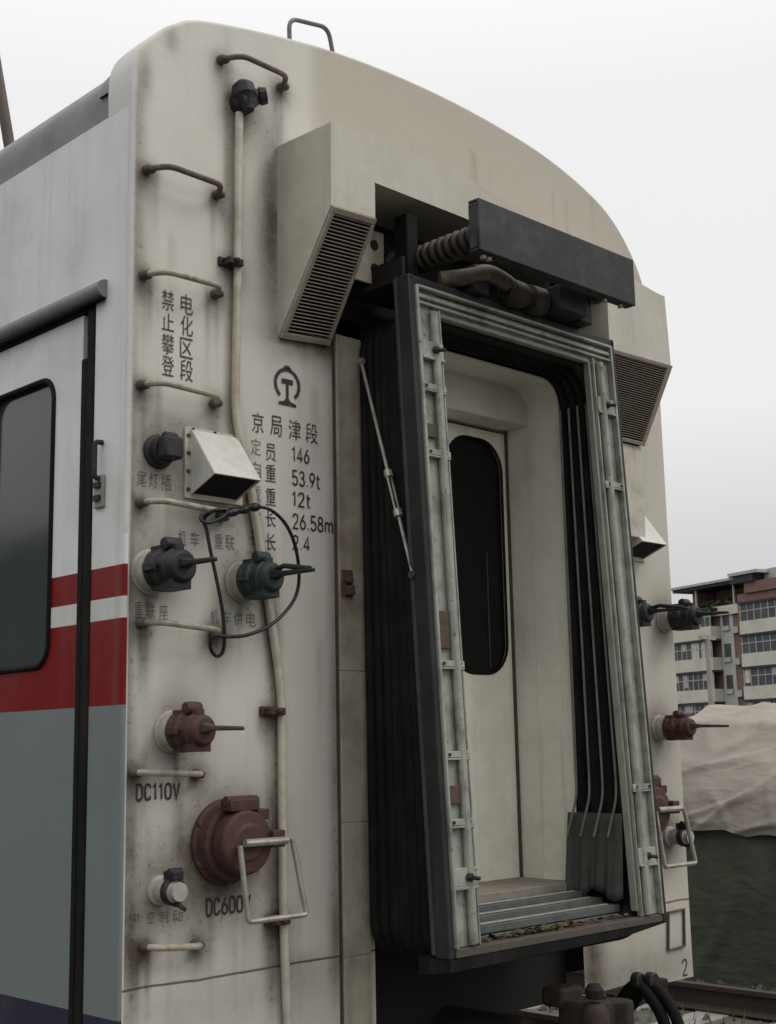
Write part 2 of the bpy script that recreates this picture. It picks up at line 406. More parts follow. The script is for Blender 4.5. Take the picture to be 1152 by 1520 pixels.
# stain places: round every rung foot, socket, clamp, seam; painted shade left of hood and conduit
for p in [(327, 90), (416, 128), (217, 253), (320, 288), (212, 409), (318, 437), (208, 572), (316, 598), (207, 746), (207, 925), (315, 940), (197, 1147), (290, 1149), (212, 1405), (290, 1402)]:
    stain_shade(p[0]+2, p[1]+2, .045, .04, .075, .75)
for p in [(215, 850), (352, 862), (255, 1085), (238, 1322), (235, 672)]: stain_shade(p[0]+8, p[1], .115, .12, .13, .75)
stain_shade(336, 1250, .22, .18, .24, .92); stain_shade(322, 1262, .13, .11, .20, .6)  # grime round the power socket, left-below patch partly its painted shade
stain_shade(360, 155, .08, .06, .16, .75); stain_shade(344, 390, .06, .03, .12, .7); stain_shade(400, 1056, .05, .03, .10, .8); stain_shade(410, 1365, .06, .03, .14, .85)
stain_shade(404, 330, .060, .40, .40, .80); stain_shade(470, 512, .22, .05, .08, .8); stain_shade(338, 240, .020, .4, .7, .5)  # painted shade and soot left of hood, soot below, painted shade along conduit
for y in range(620, 1500, 60): stain_shade(405 if y > 900 else 338+(y-600)*.22, y, .030, .13, .13, .42)
for y in range(520, 1500, 70): stain_shade(500, y, .035, .14, .14, .35 + .25*random.random())
for y in range(200, 1500, 90): stain_shade(191, y, .022, .16, .16, .50)
for y in range(150, 420, 60): stain_shade(203, y, .035, .12, .12, .38)
stain_shade(300, 695, .15, .2, .22, .45); stain_shade(325, 748, .12, .03, .10, .6)
stain_shade(190, 1340, .05, .3, .3, .45); stain_shade(300, 1500, .4, .10, .2, .25); stain_shade(215, 110, .03, .08, .08, .5); stain_shade(255, 60, .03, .06, .05, .4)
stain_shade(395, 930, .06, .10, .12, .4); stain_shade(330, 945, .07, .06, .1, .5); stain_shade(440, 1430, .12, .04, .12, .3)
for q in [(1.47, .58), (1.09, .58), (1.37, .07), (1.40, -.42)]: stain_shades.append((q[0], q[1], .12, .12, .14, .75))
stain_shades.append((1.148, -.285, .22, .18, .25, .9)); stain_shades.append((.8, -.8, .09, .5, .5, .7)); stain_shades.append((1.1, -1.0, .6, .1, .1, .4))
stain_shades.append((1.2, 1.3, .12, .2, .3, .4)); stain_shades.append((1.07, .6, .03, 1., 1., .5))
for p in [(416, 130), (320, 290), (318, 437), (316, 599), (212, 412), (208, 576), (207, 928), (212, 1407), (365, 170), (262, 1100), (362, 880), (228, 868)]:
    for k in range(2):
        q = E(p[0]+random.uniform(-10, 10), p[1]); stain_shades.append((q.x, q.z-EYE, random.uniform(.010, .018), .02, random.uniform(.12, .30), random.uniform(.35, .6)))
for k in range(26):
    stain_shades.append((random.uniform(-1.5, -.70), random.uniform(-.9, 2.3), random.uniform(.010, .016), .02, random.uniform(.10, .28), random.uniform(.15, .35)))
for k in range(10):
    stain_shades.append((random.uniform(-.7, 1.3), random.uniform(2.3, 2.7), random.uniform(.008, .012), .02, random.uniform(.10, .3), random.uniform(.08, .2)))
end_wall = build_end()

# ---- left side: corner strip, wall above and beyond the doorway, door leaf
LEN = 25.5; XS = -HALF
mb = MB()
def side_panel(y0, y1, z0, z1, x=XS, th=.03): mb.box((x, y0, Z(z0)), (x+th, y1, Z(z1)))
DY0, DY1, DTOP = .20, 1.12, 1.515
side_panel(.0175, DY0, -1.06, 2.185); side_panel(DY0, DY1, DTOP, 2.185); side_panel(DY1, LEN, -1.06, 2.185)
mb.build('side_wall', 'side', coach)
mb = MB(); mb.box((HALF-.03, .05, Z(-1.06)), (HALF, LEN, Z(1.69))); mb.build('side_wall', 'side', coach)
# far rear end
MB().box((-1.5, LEN-.03, Z(-1.06)), (1.5, LEN, Z(2.3))).build('rear_wall', 'cream_part', coach)
# door leaf with its window opening
wy0, wy1, wz0, wz1 = .468, .93, .295, 1.325
wr = rrect((wy1-wy0)/2, wz0, wz1, .085, 6, (wy0+wy1)/2)
def plate_with_hole(outer, hole, x, th):
    bm = bmesh.new()
    def ring(ps):
        vs = [bm.verts.new((x, p[0], Z(p[1]))) for p in ps]; return [bm.edges.new((vs[i], vs[(i+1) % len(vs)])) for i in range(len(vs))]
    bmesh.ops.triangle_fill(bm, use_beauty=True, edges=ring(outer)+ring(hole))
    r = bmesh.ops.extrude_face_region(bm, geom=bm.faces[:])
    for g in r['geom']:
        if isinstance(g, bmesh.types.BMVert): g.co.x += th
    bmesh.ops.recalc_face_normals(bm, faces=bm.faces)
    return bm
bm = plate_with_hole([(.288, -1.04), (DY1-.012, -1.04), (DY1-.012, DTOP-.012), (.288, DTOP-.012)], wr, XS+.006, .035)
me = bpy.data.meshes.new('side_door'); bm.to_mesh(me); bm.free(); me.materials.append(MAT['side'])
sdoor = bpy.data.objects.new('side_door', me); COL.objects.link(sdoor); put(sdoor, coach)
MB().prism([(XS+.022, y, Z(z)) for y, z in rrect((wy1-wy0)/2+.01, wz0-.01, wz1+.01, .09, 6, (wy0+wy1)/2)], (.008, 0, 0)).build('window_glass', 'glass', sdoor, smooth=0)
sl = MB(); sl.tube([(XS+.006, y, Z(z)) for y, z in rrect((wy1-wy0)/2-.003, wz0+.003, wz1-.003, .083, 6, (wy0+wy1)/2)], .011, 8, closed=True); sl.build('window_seal', 'rubber', sdoor)
# dark jamb with rubber strips between corner strip and leaf
mb = MB(); mb.box((XS+.045, DY0, Z(-1.06)), (XS+.06, .30, Z(DTOP))); mb.box((XS-.004, .252, Z(-1.06)), (XS+.045, .284, Z(1.34)))
mb.box((XS-.006, DY0+.002, Z(-1.06)), (XS+.045, DY0+.046, Z(DTOP+.0))); mb.build('door_jamb', 'rubber', coach, bevel=.006)
mb = MB(); mb.box((XS-.004, .20, Z(DTOP-.010)), (XS+.02, DY1, Z(DTOP+.006))); mb.build('door_head_seal', 'rubber', coach)
# drip moulding above the door
a = S(155, 416); g = MB()
gp = []
for k in range(9):
    an = radians(-95+190*k/8); gp.append((-.035*cos(an)-.004, .032*sin(an)))
y0g = a.y-.02; n_ = len(gp)
vs = []; zc = a.z-EYE-.035
for y in (y0g, DY1+.25): vs += [(XS+p[0], y, Z(zc+p[1])) for p in gp]
g.add(vs, [tuple(range(n_)), tuple(range(n_, 2*n_))[::-1]]+[(i, i+1, i+1+n_, i+n_) for i in range(n_-1)]+[(n_-1, 0, n_, 2*n_-1)])
g.build('drip_moulding', 'roof', coach)
MB().box((XS-.004, y0g+.004, Z(zc-.040)), (XS-.030, DY1+.25, Z(zc-.0345))).build('drip_lip', 'rubber', coach)
# handle and latch on the corner strip
hp0, hp1 = S(156, 656), S(148, 712); yy = (hp0.y+hp1.y)/2
MB().tube(round_corners([(XS+.004, yy, hp0.z), (XS-.03, yy, hp0.z), (XS-.03, yy, hp1.z), (XS+.004, yy, hp1.z)], .02), .009, 8).build('grab_bar', 'beam', coach)
lt = S(150, 730); mb = MB(); mb.box((XS, lt.y-.028, lt.z-.055), (XS-.012, lt.y+.028, lt.z+.055)); lo_ = mb.build('latch_plate', 'alloy', coach, bevel=.003)
mb = MB(); mb.box((XS-.012, lt.y-.018, lt.z+.012), (XS-.022, lt.y+.018, lt.z+.030)); mb.box((XS-.012, lt.y-.018, lt.z-.032), (XS-.022, lt.y+.018, lt.z-.014)); build_each(mb, 'latch_bolt', 'dark', lo_)

# ---- roof, slightly inside the end's outline
rf = inset([p for p in outline if p.z > 2.16], .042); nr = len(rf)
rf = [Vector((rf[0].x, 0, 2.183))]+rf+[Vector((rf[-1].x, 0, 1.68))]; nr = len(rf)
mb = MB(); st = [.10, .142, 3, 7, 12, 18, LEN]
for y in st: mb.v += [Vector((p.x, y, Z(p.z))) for p in rf]
for j in range(len(st)-1):
    for i in range(nr-1): mb.f.append((j*nr+i, j*nr+i+1, (j+1)*nr+i+1, (j+1)*nr+i))
mb.build('roof', 'roof', coach, smooth=60)
# roof ribs: raised bands across the roof
def band(y0, y1, off):
    q = inset([p for p in outline if p.z > 2.30], .030-off); n = len(q); m_ = MB()
    for (y, dd) in ((y0, 0.031), (y0, 0), (y1, 0), (y1, .031)):
        q2 = inset([p for p in outline if p.z > 2.30], .030-off+dd*.9); m_.v += [Vector((p.x, y, Z(p.z))) for p in q2]
    for j in range(3):
        for i in range(n-1): m_.f.append((j*n+i, j*n+i+1, (j+1)*n+i+1, (j+1)*n+i))
    return m_
for y, wd_ in ((.147, .11),): band(y, y+wd_, -.001).build('roof_band', 'roof', coach, smooth=50)
# grab loop on the roof edge
q = [E(430, 52, .03), E(429, 27, .03), E(487, 41, .03), E(496, 74, .03)]
q[0] = q[0]+Vector((0, 0, -.05)); q[3] = q[3]+Vector((0, 0, -.05))
MB().tube(round_corners(q, .045, 5), .009, 8).build('roof_grab_loop', 'loop', coach)

# ---- underframe behind the coupler pocket
mb = MB(); mb.box((-1.35, .35, Z(-1.02)), (1.35, LEN-.4, Z(-.60))); mb.box((-.475, .10, Z(-1.06)), (.735, .35, Z(-.55)))
mb.box((-.479, 0.002, Z(-1.06)), (-.475, .12, Z(-.62))); mb.build('underframe', 'void', coach)
for y in (2.6, 5.0, 20.5, 22.9):
    mb = MB()
    for s in (-1, 1):
        mb.lathe((s*.70, y, .4575), (s, 0, 0), [(.20, -.03), (.20, .0), (.44, .0), (.46, .05), (.4575, .135), (.36, .12), (.36, .05), (.12, .07), (.12, .14)], 36)
    mb.tube([(-.8, y, .4575), (.8, y, .4575)], .08, 12)
    mb.build('wheelset', 'rust', coach)
mb = MB()
for y in (3.8, 21.7):
    for s in (-1, 1): mb.box((s*.95, y-1.7, .45), (s*1.08, y+1.7, .66))
    mb.box((-1.05, y-.3, .5), (1.05, y+.3, .70))
build_each(mb, 'bogie_frame', 'void', coach, bevel=.02)

# ================================================================== fittings on the end wall
def rung(pl, pr, d=.085, ins=.04, rusty=False, foot=.0165):
    L, R_ = E(*pl), E(*pr); ax = (R_-L).normalized()
    A = L+ax*ins+Vector((0, -d, 0)); B = R_-ax*ins+Vector((0, -d, 0))
    m_ = MB(); m_.tube(round_corners([L+Vector((0, .004, 0)), L+Vector((0, -.02, 0)), A, B, R_+Vector((0, -.02, 0)), R_+Vector((0, .004, 0))], .03, 5), .0105, 10)
    o = m_.build('ladder_rung', 'rung_rust' if rusty else 'rung', coach)
    for p in (L, R_):
        f_ = MB(); f_.lathe(p, (0, -1, 0), [(foot*1.05, -.002), (foot*1.1, .008), (foot*.9, .022), (foot*.55, .032)], 14)
        f_.lathe(p+Vector((.008, -.012, -.004)), (.3, -1, .2), [(foot*.75, 0), (foot*.8, .012), (foot*.5, .022)], 10)
        f_.build('rung_foot', 'lug', o)
    return o
rung((327, 90), (416, 130), rusty=True); rung((217, 253), (320, 290), rusty=True); rung((212, 409), (318, 437), rusty=False)
rung((208, 572), (316, 599)); rung((207, 746), (326, 768)); rung((207, 925), (316, 940))
rung((197, 1147), (289, 1149), d=.05, ins=.01); rung((212, 1405), (288, 1402), d=.06, ins=.015)

# conduit down the end, and its mirror image on the far half
cpx = [(355, 168), (354, 250), (353, 400), (350, 560), (352, 625), (366, 690), (381, 780), (392, 850), (404, 930), (414, 1000), (418, 1060), (419, 1200), (421, 1360), (427, 1530)]
cp = [E(px, py, -.02) for px, py in cpx]
def mirror(p): return Vector((-p.x, p.y, p.z))
for s in (0, 1):
    path = smooth_path([mirror(p) for p in cp[:-3]] if s else cp, 4)
    o = MB().tube(path, .0155, 12).build('conduit_pipe', 'pipe', coach)
    for k, (px, py) in enumerate([(343, 390), (405, 1056), (412, 1366)]):
        p = E(px, py, -.02); p = mirror(p) if s else p
        sgn = 1 if s else -1
        m_ = MB(); m_.box((p.x-.045, .0, p.z-.016), (p.x+.045, -.012, p.z+.018)); m_.box((p.x-.03, -.01, p.z-.014), (p.x+.035, -.050, p.z+.012)); m_.lathe((p.x+sgn*.0, -.045, p.z), (.3, -1, 0), [(.012, 0), (.012, .016), (.006, .02)], 6)
        m_.build('pipe_clamp', 'dark' if k == 0 else 'brown', o, bevel=.004)
p = E(362, 152, -.03)
m_ = MB(); m_.lathe((p.x, 0, p.z), (0, -1, 0), [(.045, 0), (.045, .03), (.035, .04), (.035, .07), (.02, .075)], 18)
m_.lathe((p.x-.01, -.04, p.z+.045), (.1, -.2, -1), [(.02, -.03), (.042, -.01), (.045, .03), (.03, .05), (.022, .09)], 14)
m_.lathe((p.x+.012, -.03, p.z+.02), (.8, -.6, .2), [(.036, 0), (.04, .02), (.028, .045), (.034, .05), (.03, .075)], 10)
m_.build('conduit_elbow', 'dark', coach)

# cover box with sloping hood
def cover_box(mx_=False):
    f = (lambda v: mirror(v)) if mx_ else (lambda v: v)
    c0, c1, c2, c3 = E(273, 633), E(352, 650), E(364, 752), E(277, 740)
    x0, x1 = c0.x, (c1.x+c2.x)/2-.0; zt, zb = c0.z, c3.z
    m_ = MB(); m_.box(f(Vector((x0, 0, zb))), f(Vector((x1, -.010, zt)))); 
    base = m_.build('junction_cover', 'cream_part', coach, bevel=.002)
    hx0, hx1 = x0+.022, x1-.030; ht, hb = zt-.012, zb+.012; dd = .145
    P = [f(Vector(v)) for v in ((hx0, -.0105, hb), (hx1, -.0105, hb), (hx1, -dd, hb+.052), (hx0, -dd, hb+.052), (hx0, -.0105, ht), (hx1, -.0105, ht), (hx1, -.016, ht), (hx0, -.016, ht))]
    m_ = MB()
    th = .003
    m_.add([P[3], P[2], P[6], P[7]], [(0, 1, 2, 3)]); m_.add([P[0], P[3], P[7], P[4]], [(0, 1, 2, 3)]); m_.add([P[1], P[2], P[6], P[5]], [(0, 1, 2, 3)]); m_.add([P[4], P[5], P[6], P[7]], [(0, 1, 2, 3)])
    h = m_.build('cover_hood', 'white_box', base, smooth=0)
    sm = h.modifiers.new('thickness', 'SOLIDIFY'); sm.thickness = .004; sm.offset = 0
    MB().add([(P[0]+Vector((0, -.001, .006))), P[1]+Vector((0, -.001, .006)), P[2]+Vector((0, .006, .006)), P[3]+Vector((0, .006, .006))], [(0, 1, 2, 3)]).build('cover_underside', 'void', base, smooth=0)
    m_ = MB()
    for i in range(4):
        z = zb+.03+(zt-zb-.06)*i/3
        m_.lathe(f(Vector((x0+.011, -.010, z))), (0, -1, 0), [(.007, 0), (.007, .005), (.003, .007)], 8)
    for i in range(3): m_.lathe(f(Vector((x0+.03+(x1-x0-.06)*i/2, -.010, zt-.006))), (0, -1, 0), [(.005, 0), (.005, .005), (.003, .007)], 8)
    build_each(m_, 'cover_screw', 'rust', base)
cover_box(); cover_box(True)

# tail-lamp socket (stubby dark knob)
def knob(p):
    m_ = MB(); m_.lathe(p, (0, -1, 0), [(.058, 0), (.058, .012), (.046, .016), (.046, .05)], 22)
    o = m_.build('lamp_socket', 'dark', coach, bevel=.003)
    m_ = MB(); m_.box((p.x-.036, -.048, p.z-.036), (p.x+.040, -.094, p.z+.040)); m_.lathe((p.x-.03, -.07, p.z+.043), (1, 0, 0), [(.012, 0), (.012, .06)], 10)
    m_.build('socket_cap', 'dark', o, bevel=.010)
knob(E(234, 671)); 

def socket(p, r, base, body, lever, mb_='cream_part', mc='dark', ml='dark', kind=0, lab=None):
    """a jumper socket: round base, hinged cap block, and a tapering handle standing out of it"""
    bs = MB(); bs.lathe(p, (0, -1, 0), [(r*1.06, 0), (r*1.06, .010), (r, .014), (r*.97, base)], 28)
    o = bs.build('cable_socket', mb_, coach, label=lab)
    b0, b1 = base-.002, base+body
    c = MB()
    c.lathe(p, (0, -1, 0), [(r*1.02, b0), (r*1.05, b0+.012), (r*1.05, b0+.020), (r*.95, b0+.024), (r*.95, b0+.034), (r*1.02, b0+.038), (r*1.02, b0+body*.42), (r*.84, b0+body*.46), (r*.80, b0+body*.62), (r*.86, b0+body*.64), (r*.86, b0+body*.76), (r*.78, b0+body*.78), (r*.76, b1-.012), (r*.62, b1)], 24)
    for k in range(4):
        an = pi/4+k*pi/2; c.lathe((p.x+r*.80*cos(an), -(b0+body*.42-.002), p.z+r*.80*sin(an)), (0, -1, 0), [(.009, 0), (.009, .008), (.005, .011)], 6)
    c.box((p.x-r*1.16, -(b0+.012), p.z-r*.18), (p.x-r*.95, -(b0+body*.55), p.z+r*.18))
    c.box((p.x-r*.55, -(b0+.004), p.z-r*1.02), (p.x+r*.55, -(b1-.018), p.z-r*.55))          # chin
    c.box((p.x-r*.60, -(b0+.002), p.z+r*.55), (p.x+r*.60, -(b0+body*.42), p.z+r*1.02))
    c.lathe((p.x-r*.45, -(b0+body*.45), p.z+r*1.08), (1, 0, 0), [(r*.30, 0), (r*.34, .01), (r*.34, r*.8), (r*.30, r*.9)], 12)     # hinge
    c.box((p.x-r*.25, -(b0+body*.25), p.z+r*.75), (p.x+r*.25, -(b0+body*.80), p.z+r*1.05))
    c.build('socket_cap', mc, o, bevel=.006)
    l = MB(); q0 = p+Vector((0, -(b1-.02), r*.12))
    wd, hg = r*.28, r*.32
    segs = [(0, wd*1.2, hg*1.0), (.16, wd*1.0, hg*.62), (.30, wd*.62, hg*.40), (.97, wd*.50, hg*.30), (1, wd*.38, hg*.22)]
    vs = []
    for (t_, a, h) in segs:
        c_ = q0+Vector((0, -lever*t_, -.006*t_)); vs += [c_+Vector((-a, 0, -h)), c_+Vector((a, 0, -h)), c_+Vector((a, 0, h)), c_+Vector((-a, 0, h))]
    fs = [(0, 1, 2, 3), (16, 17, 18, 19)]
    for i in range(4):
        for k in range(4): fs.append((i*4+k, i*4+(k+1) % 4, i*4+4+(k+1) % 4, i*4+4+k))
    l.add(vs, fs); l.build('socket_lever', ml, o, bevel=.004)
    if kind == 1:
        l = MB(); q1 = q0+Vector((0, .03, r*.05)); l.tube([q1, q1+Vector((.0, -lever*.45, r*.30)), q1+Vector((0, -lever*1.05, -.004))], .009, 8); l.build('cap_strap', 'dark', o)
    return o
for s in (0, 1):
    f = mirror if s else (lambda v: v)
    socket(f(E(222, 849)), .070*(1-.14*s), .065, .130, .180, 'collar', lab='dark grey capped cable socket')
    socket(f(E(357, 864)), .066*(1-.14*s), .060, .125, .220, 'post', 'green', 'dark', 1, lab='weathered green capped cable socket')
    socket(f(E(254, 1086)), .065*(1-.14*s), .060, .125, .210, 'collar', 'brown', 'rust', lab='red brown capped cable socket')
# small round socket with clamp
for s in (0, 1):
    p = E(236, 1321); p = mirror(p) if s else p
    o = MB().lathe(p, (0, -1, 0), [(.046, 0), (.046, .01), (.036, .014), (.034, .09), (.029, .094), (.0285, .115)], 22).build('cable_socket', 'collar', coach)
    m_ = MB(); m_.lathe(p, (0, -1, 0), [(.040, .062), (.043, .066), (.043, .086), (.040, .090)], 22); m_.box((p.x-.02, -.05, p.z+.035), (p.x+.02, -.105, p.z+.062)); m_.lathe((p.x-.024, -.085, p.z+.058), (1, 0, 0), [(.014, 0), (.014, .048)], 10)
    m_.tube([p+Vector((0, -.08, -.038)), p+Vector((.0, -.11, -.040)), p+Vector((0, -.14, -.05))], .008, 8); m_.build('socket_clamp', 'dark', o, bevel=.003)
# big round socket with hanging bail
for s in (0, 1):
    p = E(334, 1249); p = mirror(p) if s else p
    o = MB().lathe(p, (0, -1, 0), [(.139, 0), (.139, .012), (.128, .018), (.122, .055), (.112, .062)], 36).build('power_socket', 'brown', coach)
    m_ = MB()
    for k in range(6):
        a = pi/6+k*pi/3; m_.lathe(p+Vector((.131*cos(a), -.013, .131*sin(a))), (0, -1, 0), [(.011, 0), (.011, .010)], 6)
    build_each(m_, 'flange_bolt', 'rust', o)
    c = MB(); c.lathe(p+Vector((0, 0, 0)), (0, -1, 0), [(.099, .06), (.103, .075), (.103, .118), (.094, .126), (.060, .130), (.055, .136)], 32)
    c.box((p.x-.06, -.052, p.z+.100), (p.x+.06, -.110, p.z+.138)); c.lathe((p.x-.065, -.085, p.z+.132), (1, 0, 0), [(.018, 0), (.018, .13)], 10)
    c.box((p.x+.05, -.060, p.z+.07), (p.x+.10, -.112, p.z+.104))
    c.box((p.x+.085, -.070, p.z-.02), (p.x+.135, -.150, p.z+.035)); cap = c.build('socket_cap', 'brown', o, bevel=.006)
    yb = -.150; x0b, x1b = p.x-.055, p.x+.175
    zt = p.z-.015; zl = p.z-.240
    b_ = MB(); b_.tube([(x0b+.02, yb+.0, zt+.016), (x1b-.035, yb+.0, zt+.016)], .013, 10)
    b_.build('pivot_bar', 'steel', o)
    b_ = MB(); b_.tube(round_corners([(x0b, yb, zt+.01), (x0b+.018, yb-.02, zl), (x1b+.030, yb-.02, zl), (x1b-.012, yb, zt+.02)], .012, 3), .0095, 10); b_.build('socket_bail', 'steel', o)
# panel catch on the post, and a card holder frame low on the far half
p = E(514, 866, -.018)
m_ = MB(); m_.box((p.x-.028, -.018, p.z-.05), (p.x+.028, -.026, p.z+.05)); m_.lathe((p.x, -.026, p.z+.01), (0, -1, 0), [(.014, 0), (.014, .02), (.008, .026)], 8); m_.box((p.x-.012, -.024, p.z-.045), (p.x+.016, -.051, p.z-.01)); m_.build('post_catch', 'rust', coach, bevel=.003)
h0, h1, h2, h3 = E(990, 1354), E(1013, 1349), E(1014, 1404), E(990, 1410)
MB().tube([v+Vector((0, -.008, 0)) for v in (h0, h1, h2, h3)], .007, 8, closed=True).build('card_holder', 'lug', coach)

# ================================================================== lettering
def flat_obj(bm_mesh, name, mat, parent):
    o = bpy.data.objects.new(name, bm_mesh); COL.objects.link(o); bm_mesh.materials.clear(); bm_mesh.materials.append(MAT[mat]); put(o, parent); return o
def text_mesh(body):
    c = bpy.data.curves.new('t', 'FONT'); c.body = body; c.resolution_u = 3
    o = bpy.data.objects.new('t', c); COL.objects.link(o); bpy.context.view_layer.update()
    me = bpy.data.meshes.new_from_object(o.evaluated_get(bpy.context.evaluated_depsgraph_get()))
    bpy.data.objects.remove(o); bpy.data.curves.remove(c); return me
def letter(body, xa, xb, ya, yb, hpx, mat='letter', bold=0, squeeze=None):
    """fit the text to the strip between two photo points on the end wall; hpx is the letter height there"""
    me = text_mesh(body)
    vs = me.vertices; X = [v.co.x for v in vs]; Y = [v.co.y for v in vs]
    x0, x1, y0, y1 = min(X), max(X), min(Y), max(Y)
    A, B = E(xa, ya), E(xb, yb)
    ym = (ya+yb)/2; xm = (xa+xb)/2
    H = (E(xm, ym-hpx/2)-E(xm, ym+hpx/2)).z; Wd = B.x-A.x; zc = (A.z+B.z)/2
    for v in vs:
        u, t_ = (v.co.x-x0)/(x1-x0), (v.co.y-y0)/(y1-y0)-.5
        v.co = (A.x+Wd*u, -.0025, zc+H*t_)
    return flat_obj(me, 'painted_lettering', mat, end_wall)
for ch, x0_, x1_, yc, h in (('禁', 240, 258, 446, 30), ('止', 240, 258, 478, 26), ('攀', 240, 258, 511, 31), ('登', 240, 258, 543, 30),
                            ('电', 268, 286, 452, 30), ('化', 268, 286, 484, 30), ('区', 267, 286, 517, 30), ('段', 267, 286, 550, 32)):
    letter(ch, x0_, x1_, yc-3, yc+3, h)
for ch, x0_, x1_, ya in (('京', 374, 391, 627), ('局', 401, 418, 632), ('津', 428, 446, 638), ('段', 453, 471, 643)): letter(ch, x0_, x1_, ya-2, ya+3, 30)
for (chs, y) in ((('定', '员'), (663, 671)), (('自', '重'), (697, 702)), (('载', '重'), (732, 737)), (('全', '长'), (764, 769)), (('换', '长'), (797, 804))):
    letter(chs[0], 372, 387, y[0]-1, y[0]+2, 25, 'faded'); letter(chs[1], 394, 409, y[1]-1, y[1]+2, 26)
GLY = {
 '1': (.34, [[(.02, .78), (.22, 1), (.22, 0)]]), '0': (.56, 'O'), '.': (.16, [[(.08, 0), (.08, .10)]]),
 '4': (.58, [[(.42, 0), (.42, 1), (.02, .26), (.58, .26)]]), '7': (.52, [[(0, 1), (.52, 1), (.15, 0)]]),
 '2': (.54, [[(.03, .74), (.08, .92), (.27, 1), (.46, .92), (.51, .74), (.44, .54), (.03, 0), (.54, 0)]]),
 '3': (.54, [[(.04, .82), (.12, .96), (.27, 1), (.44, .93), (.49, .76), (.42, .59), (.22, .54), (.44, .49), (.53, .28), (.46, .07), (.27, 0), (.09, .05), (.02, .20)]]),
 '5': (.54, [[(.49, 1), (.09, 1), (.06, .54), (.27, .62), (.46, .54), (.53, .32), (.46, .08), (.26, 0), (.09, .05), (.02, .18)]]),
 '6': (.54, [[(.40, 1), (.12, .58), (.03, .32), (.09, .08), (.27, 0), (.46, .08), (.53, .30), (.46, .53), (.27, .60), (.10, .52)]]),
 '9': (.54, [[(.15, 0), (.43, .42), (.52, .68), (.46, .92), (.28, 1), (.09, .92), (.02, .70), (.09, .47), (.28, .40), (.45, .48)]]),
 '8': (.54, [[(.27, .54), (.44, .62), (.49, .78), (.42, .95), (.27, 1), (.12, .95), (.05, .78), (.10, .62), (.27, .54), (.46, .45), (.53, .27), (.46, .07), (.27, 0), (.08, .07), (.01, .27), (.08, .45), (.27, .54)]]),
 't': (.34, [[(.14, .92), (.14, .12), (.20, .02), (.34, 0)], [(0, .68), (.34, .68)]]),
 'm': (.84, [[(.04, 0), (.04, .68)], [(.04, .52), (.14, .66), (.30, .68), (.42, .55), (.42, 0)], [(.42, .52), (.54, .66), (.68, .68), (.80, .55), (.80, 0)]]),
 'D': (.54, [[(.04, .04), (.04, 1), (.34, 1), (.52, .82), (.52, .18), (.34, 0), (.04, 0)]]),
 'C': (.52, [[(.50, .74), (.44, .93), (.27, 1), (.09, .92), (.03, .72), (.03, .28), (.09, .08), (.27, 0), (.44, .07), (.50, .26)]]),
 'V': (.56, [[(.02, 1), (.28, 0), (.54, 1)]]), }
GLY['0'] = (.54, [[(.27, 1), (.08, .92), (.02, .72), (.02, .28), (.08, .08), (.27, 0), (.46, .08), (.52, .28), (.52, .72), (.46, .92), (.27, 1)]])
def stroke_word(body, xa, xb, ya, yb, hpx, wt=.14, gap=.20, stencil=False, mat='letter'):
    """painted letters drawn as ribbons, fitted like letter()"""
    vs, fs = [], []; adv = 0
    for ch in body:
        w_, lines = GLY[ch]
        for ln in lines:
            P = [Vector((p[0]+adv, p[1])) for p in ln]
            closed_ = (P[0]-P[-1]).length < 1e-6
            for i in range(len(P)-1):
                a, b = P[i], P[i+1]; t = (b-a).normalized(); nn = Vector((-t.y, t.x))*wt/2
                # miter joins
                def off(k, sgn):
                    if 0 < k < len(P)-1 or closed_:
                        k0 = (k-1) if k > 0 else len(P)-2; k1 = (k+1) if k < len(P)-1 else 1
                        t0 = (P[k]-P[k0]).normalized(); t1 = (P[k1]-P[k]).normalized(); n0 = Vector((-t0.y, t0.x)); n1 = Vector((-t1.y, t1.x)); m_ = (n0+n1); L = m_.length
                        m_ = m_/L; return P[k]+m_*(sgn*wt/2/max(.55, m_.dot(n0)))
                    n0 = Vector((-t.y, t.x)); e_ = -t*wt*.0 if k == 0 else t*wt*.0
                    return P[k]+n0*sgn*wt/2+e_
                o = len(vs); vs += [off(i, 1), off(i, -1), off(i+1, -1), off(i+1, 1)]; fs.append((o, o+1, o+2, o+3))
        adv += w_+gap
    X = [v.x for v in vs]; x0, x1 = min(X), max(X); A, B = E(xa, ya), E(xb, yb); xm, ym = (xa+xb)/2, (ya+yb)/2
    H = (E(xm, ym-hpx/2)-E(xm, ym+hpx/2)).z; zc = (A.z+B.z)/2; Wd = B.x-A.x
    me = bpy.data.meshes.new('painted_lettering'); me.from_pydata([(A.x+Wd*(v.x-x0)/(x1-x0), -.0025-.00002*(i % 7), zc+H*(v.y-.5)) for i, v in enumerate(vs)], [], fs)
    return flat_obj(me, 'painted_lettering', mat, end_wall)
for body, x1_, y0_, y1_, h in (('146', 459, 674, 678, 20), ('53.9t', 474, 709, 715, 21), ('12t', 460, 740, 744, 20), ('26.58m', 494, 772, 782, 21), ('2.4', 459, 804, 808, 20)):
    stroke_word(body, 433, x1_, y0_, y1_, h)
letter('尾', 203, 217, 711, 712, 23, 'faded'); letter('灯', 221, 234, 713, 714, 23, 'faded'); letter('插', 239, 254, 715, 717, 25, 'faded')
letter('机', 264, 276, 798, 799, 23, 'faded'); letter('车', 282, 295, 800, 801, 22, 'faded'); letter('重', 318, 331, 803, 804, 22, 'faded'); letter('联', 334, 348, 805, 806, 23, 'faded')
letter('重', 199, 212, 905, 905, 24, 'faded'); letter('联', 217, 230, 906, 907, 24, 'faded'); letter('座', 236, 249, 908, 909, 24, 'faded')
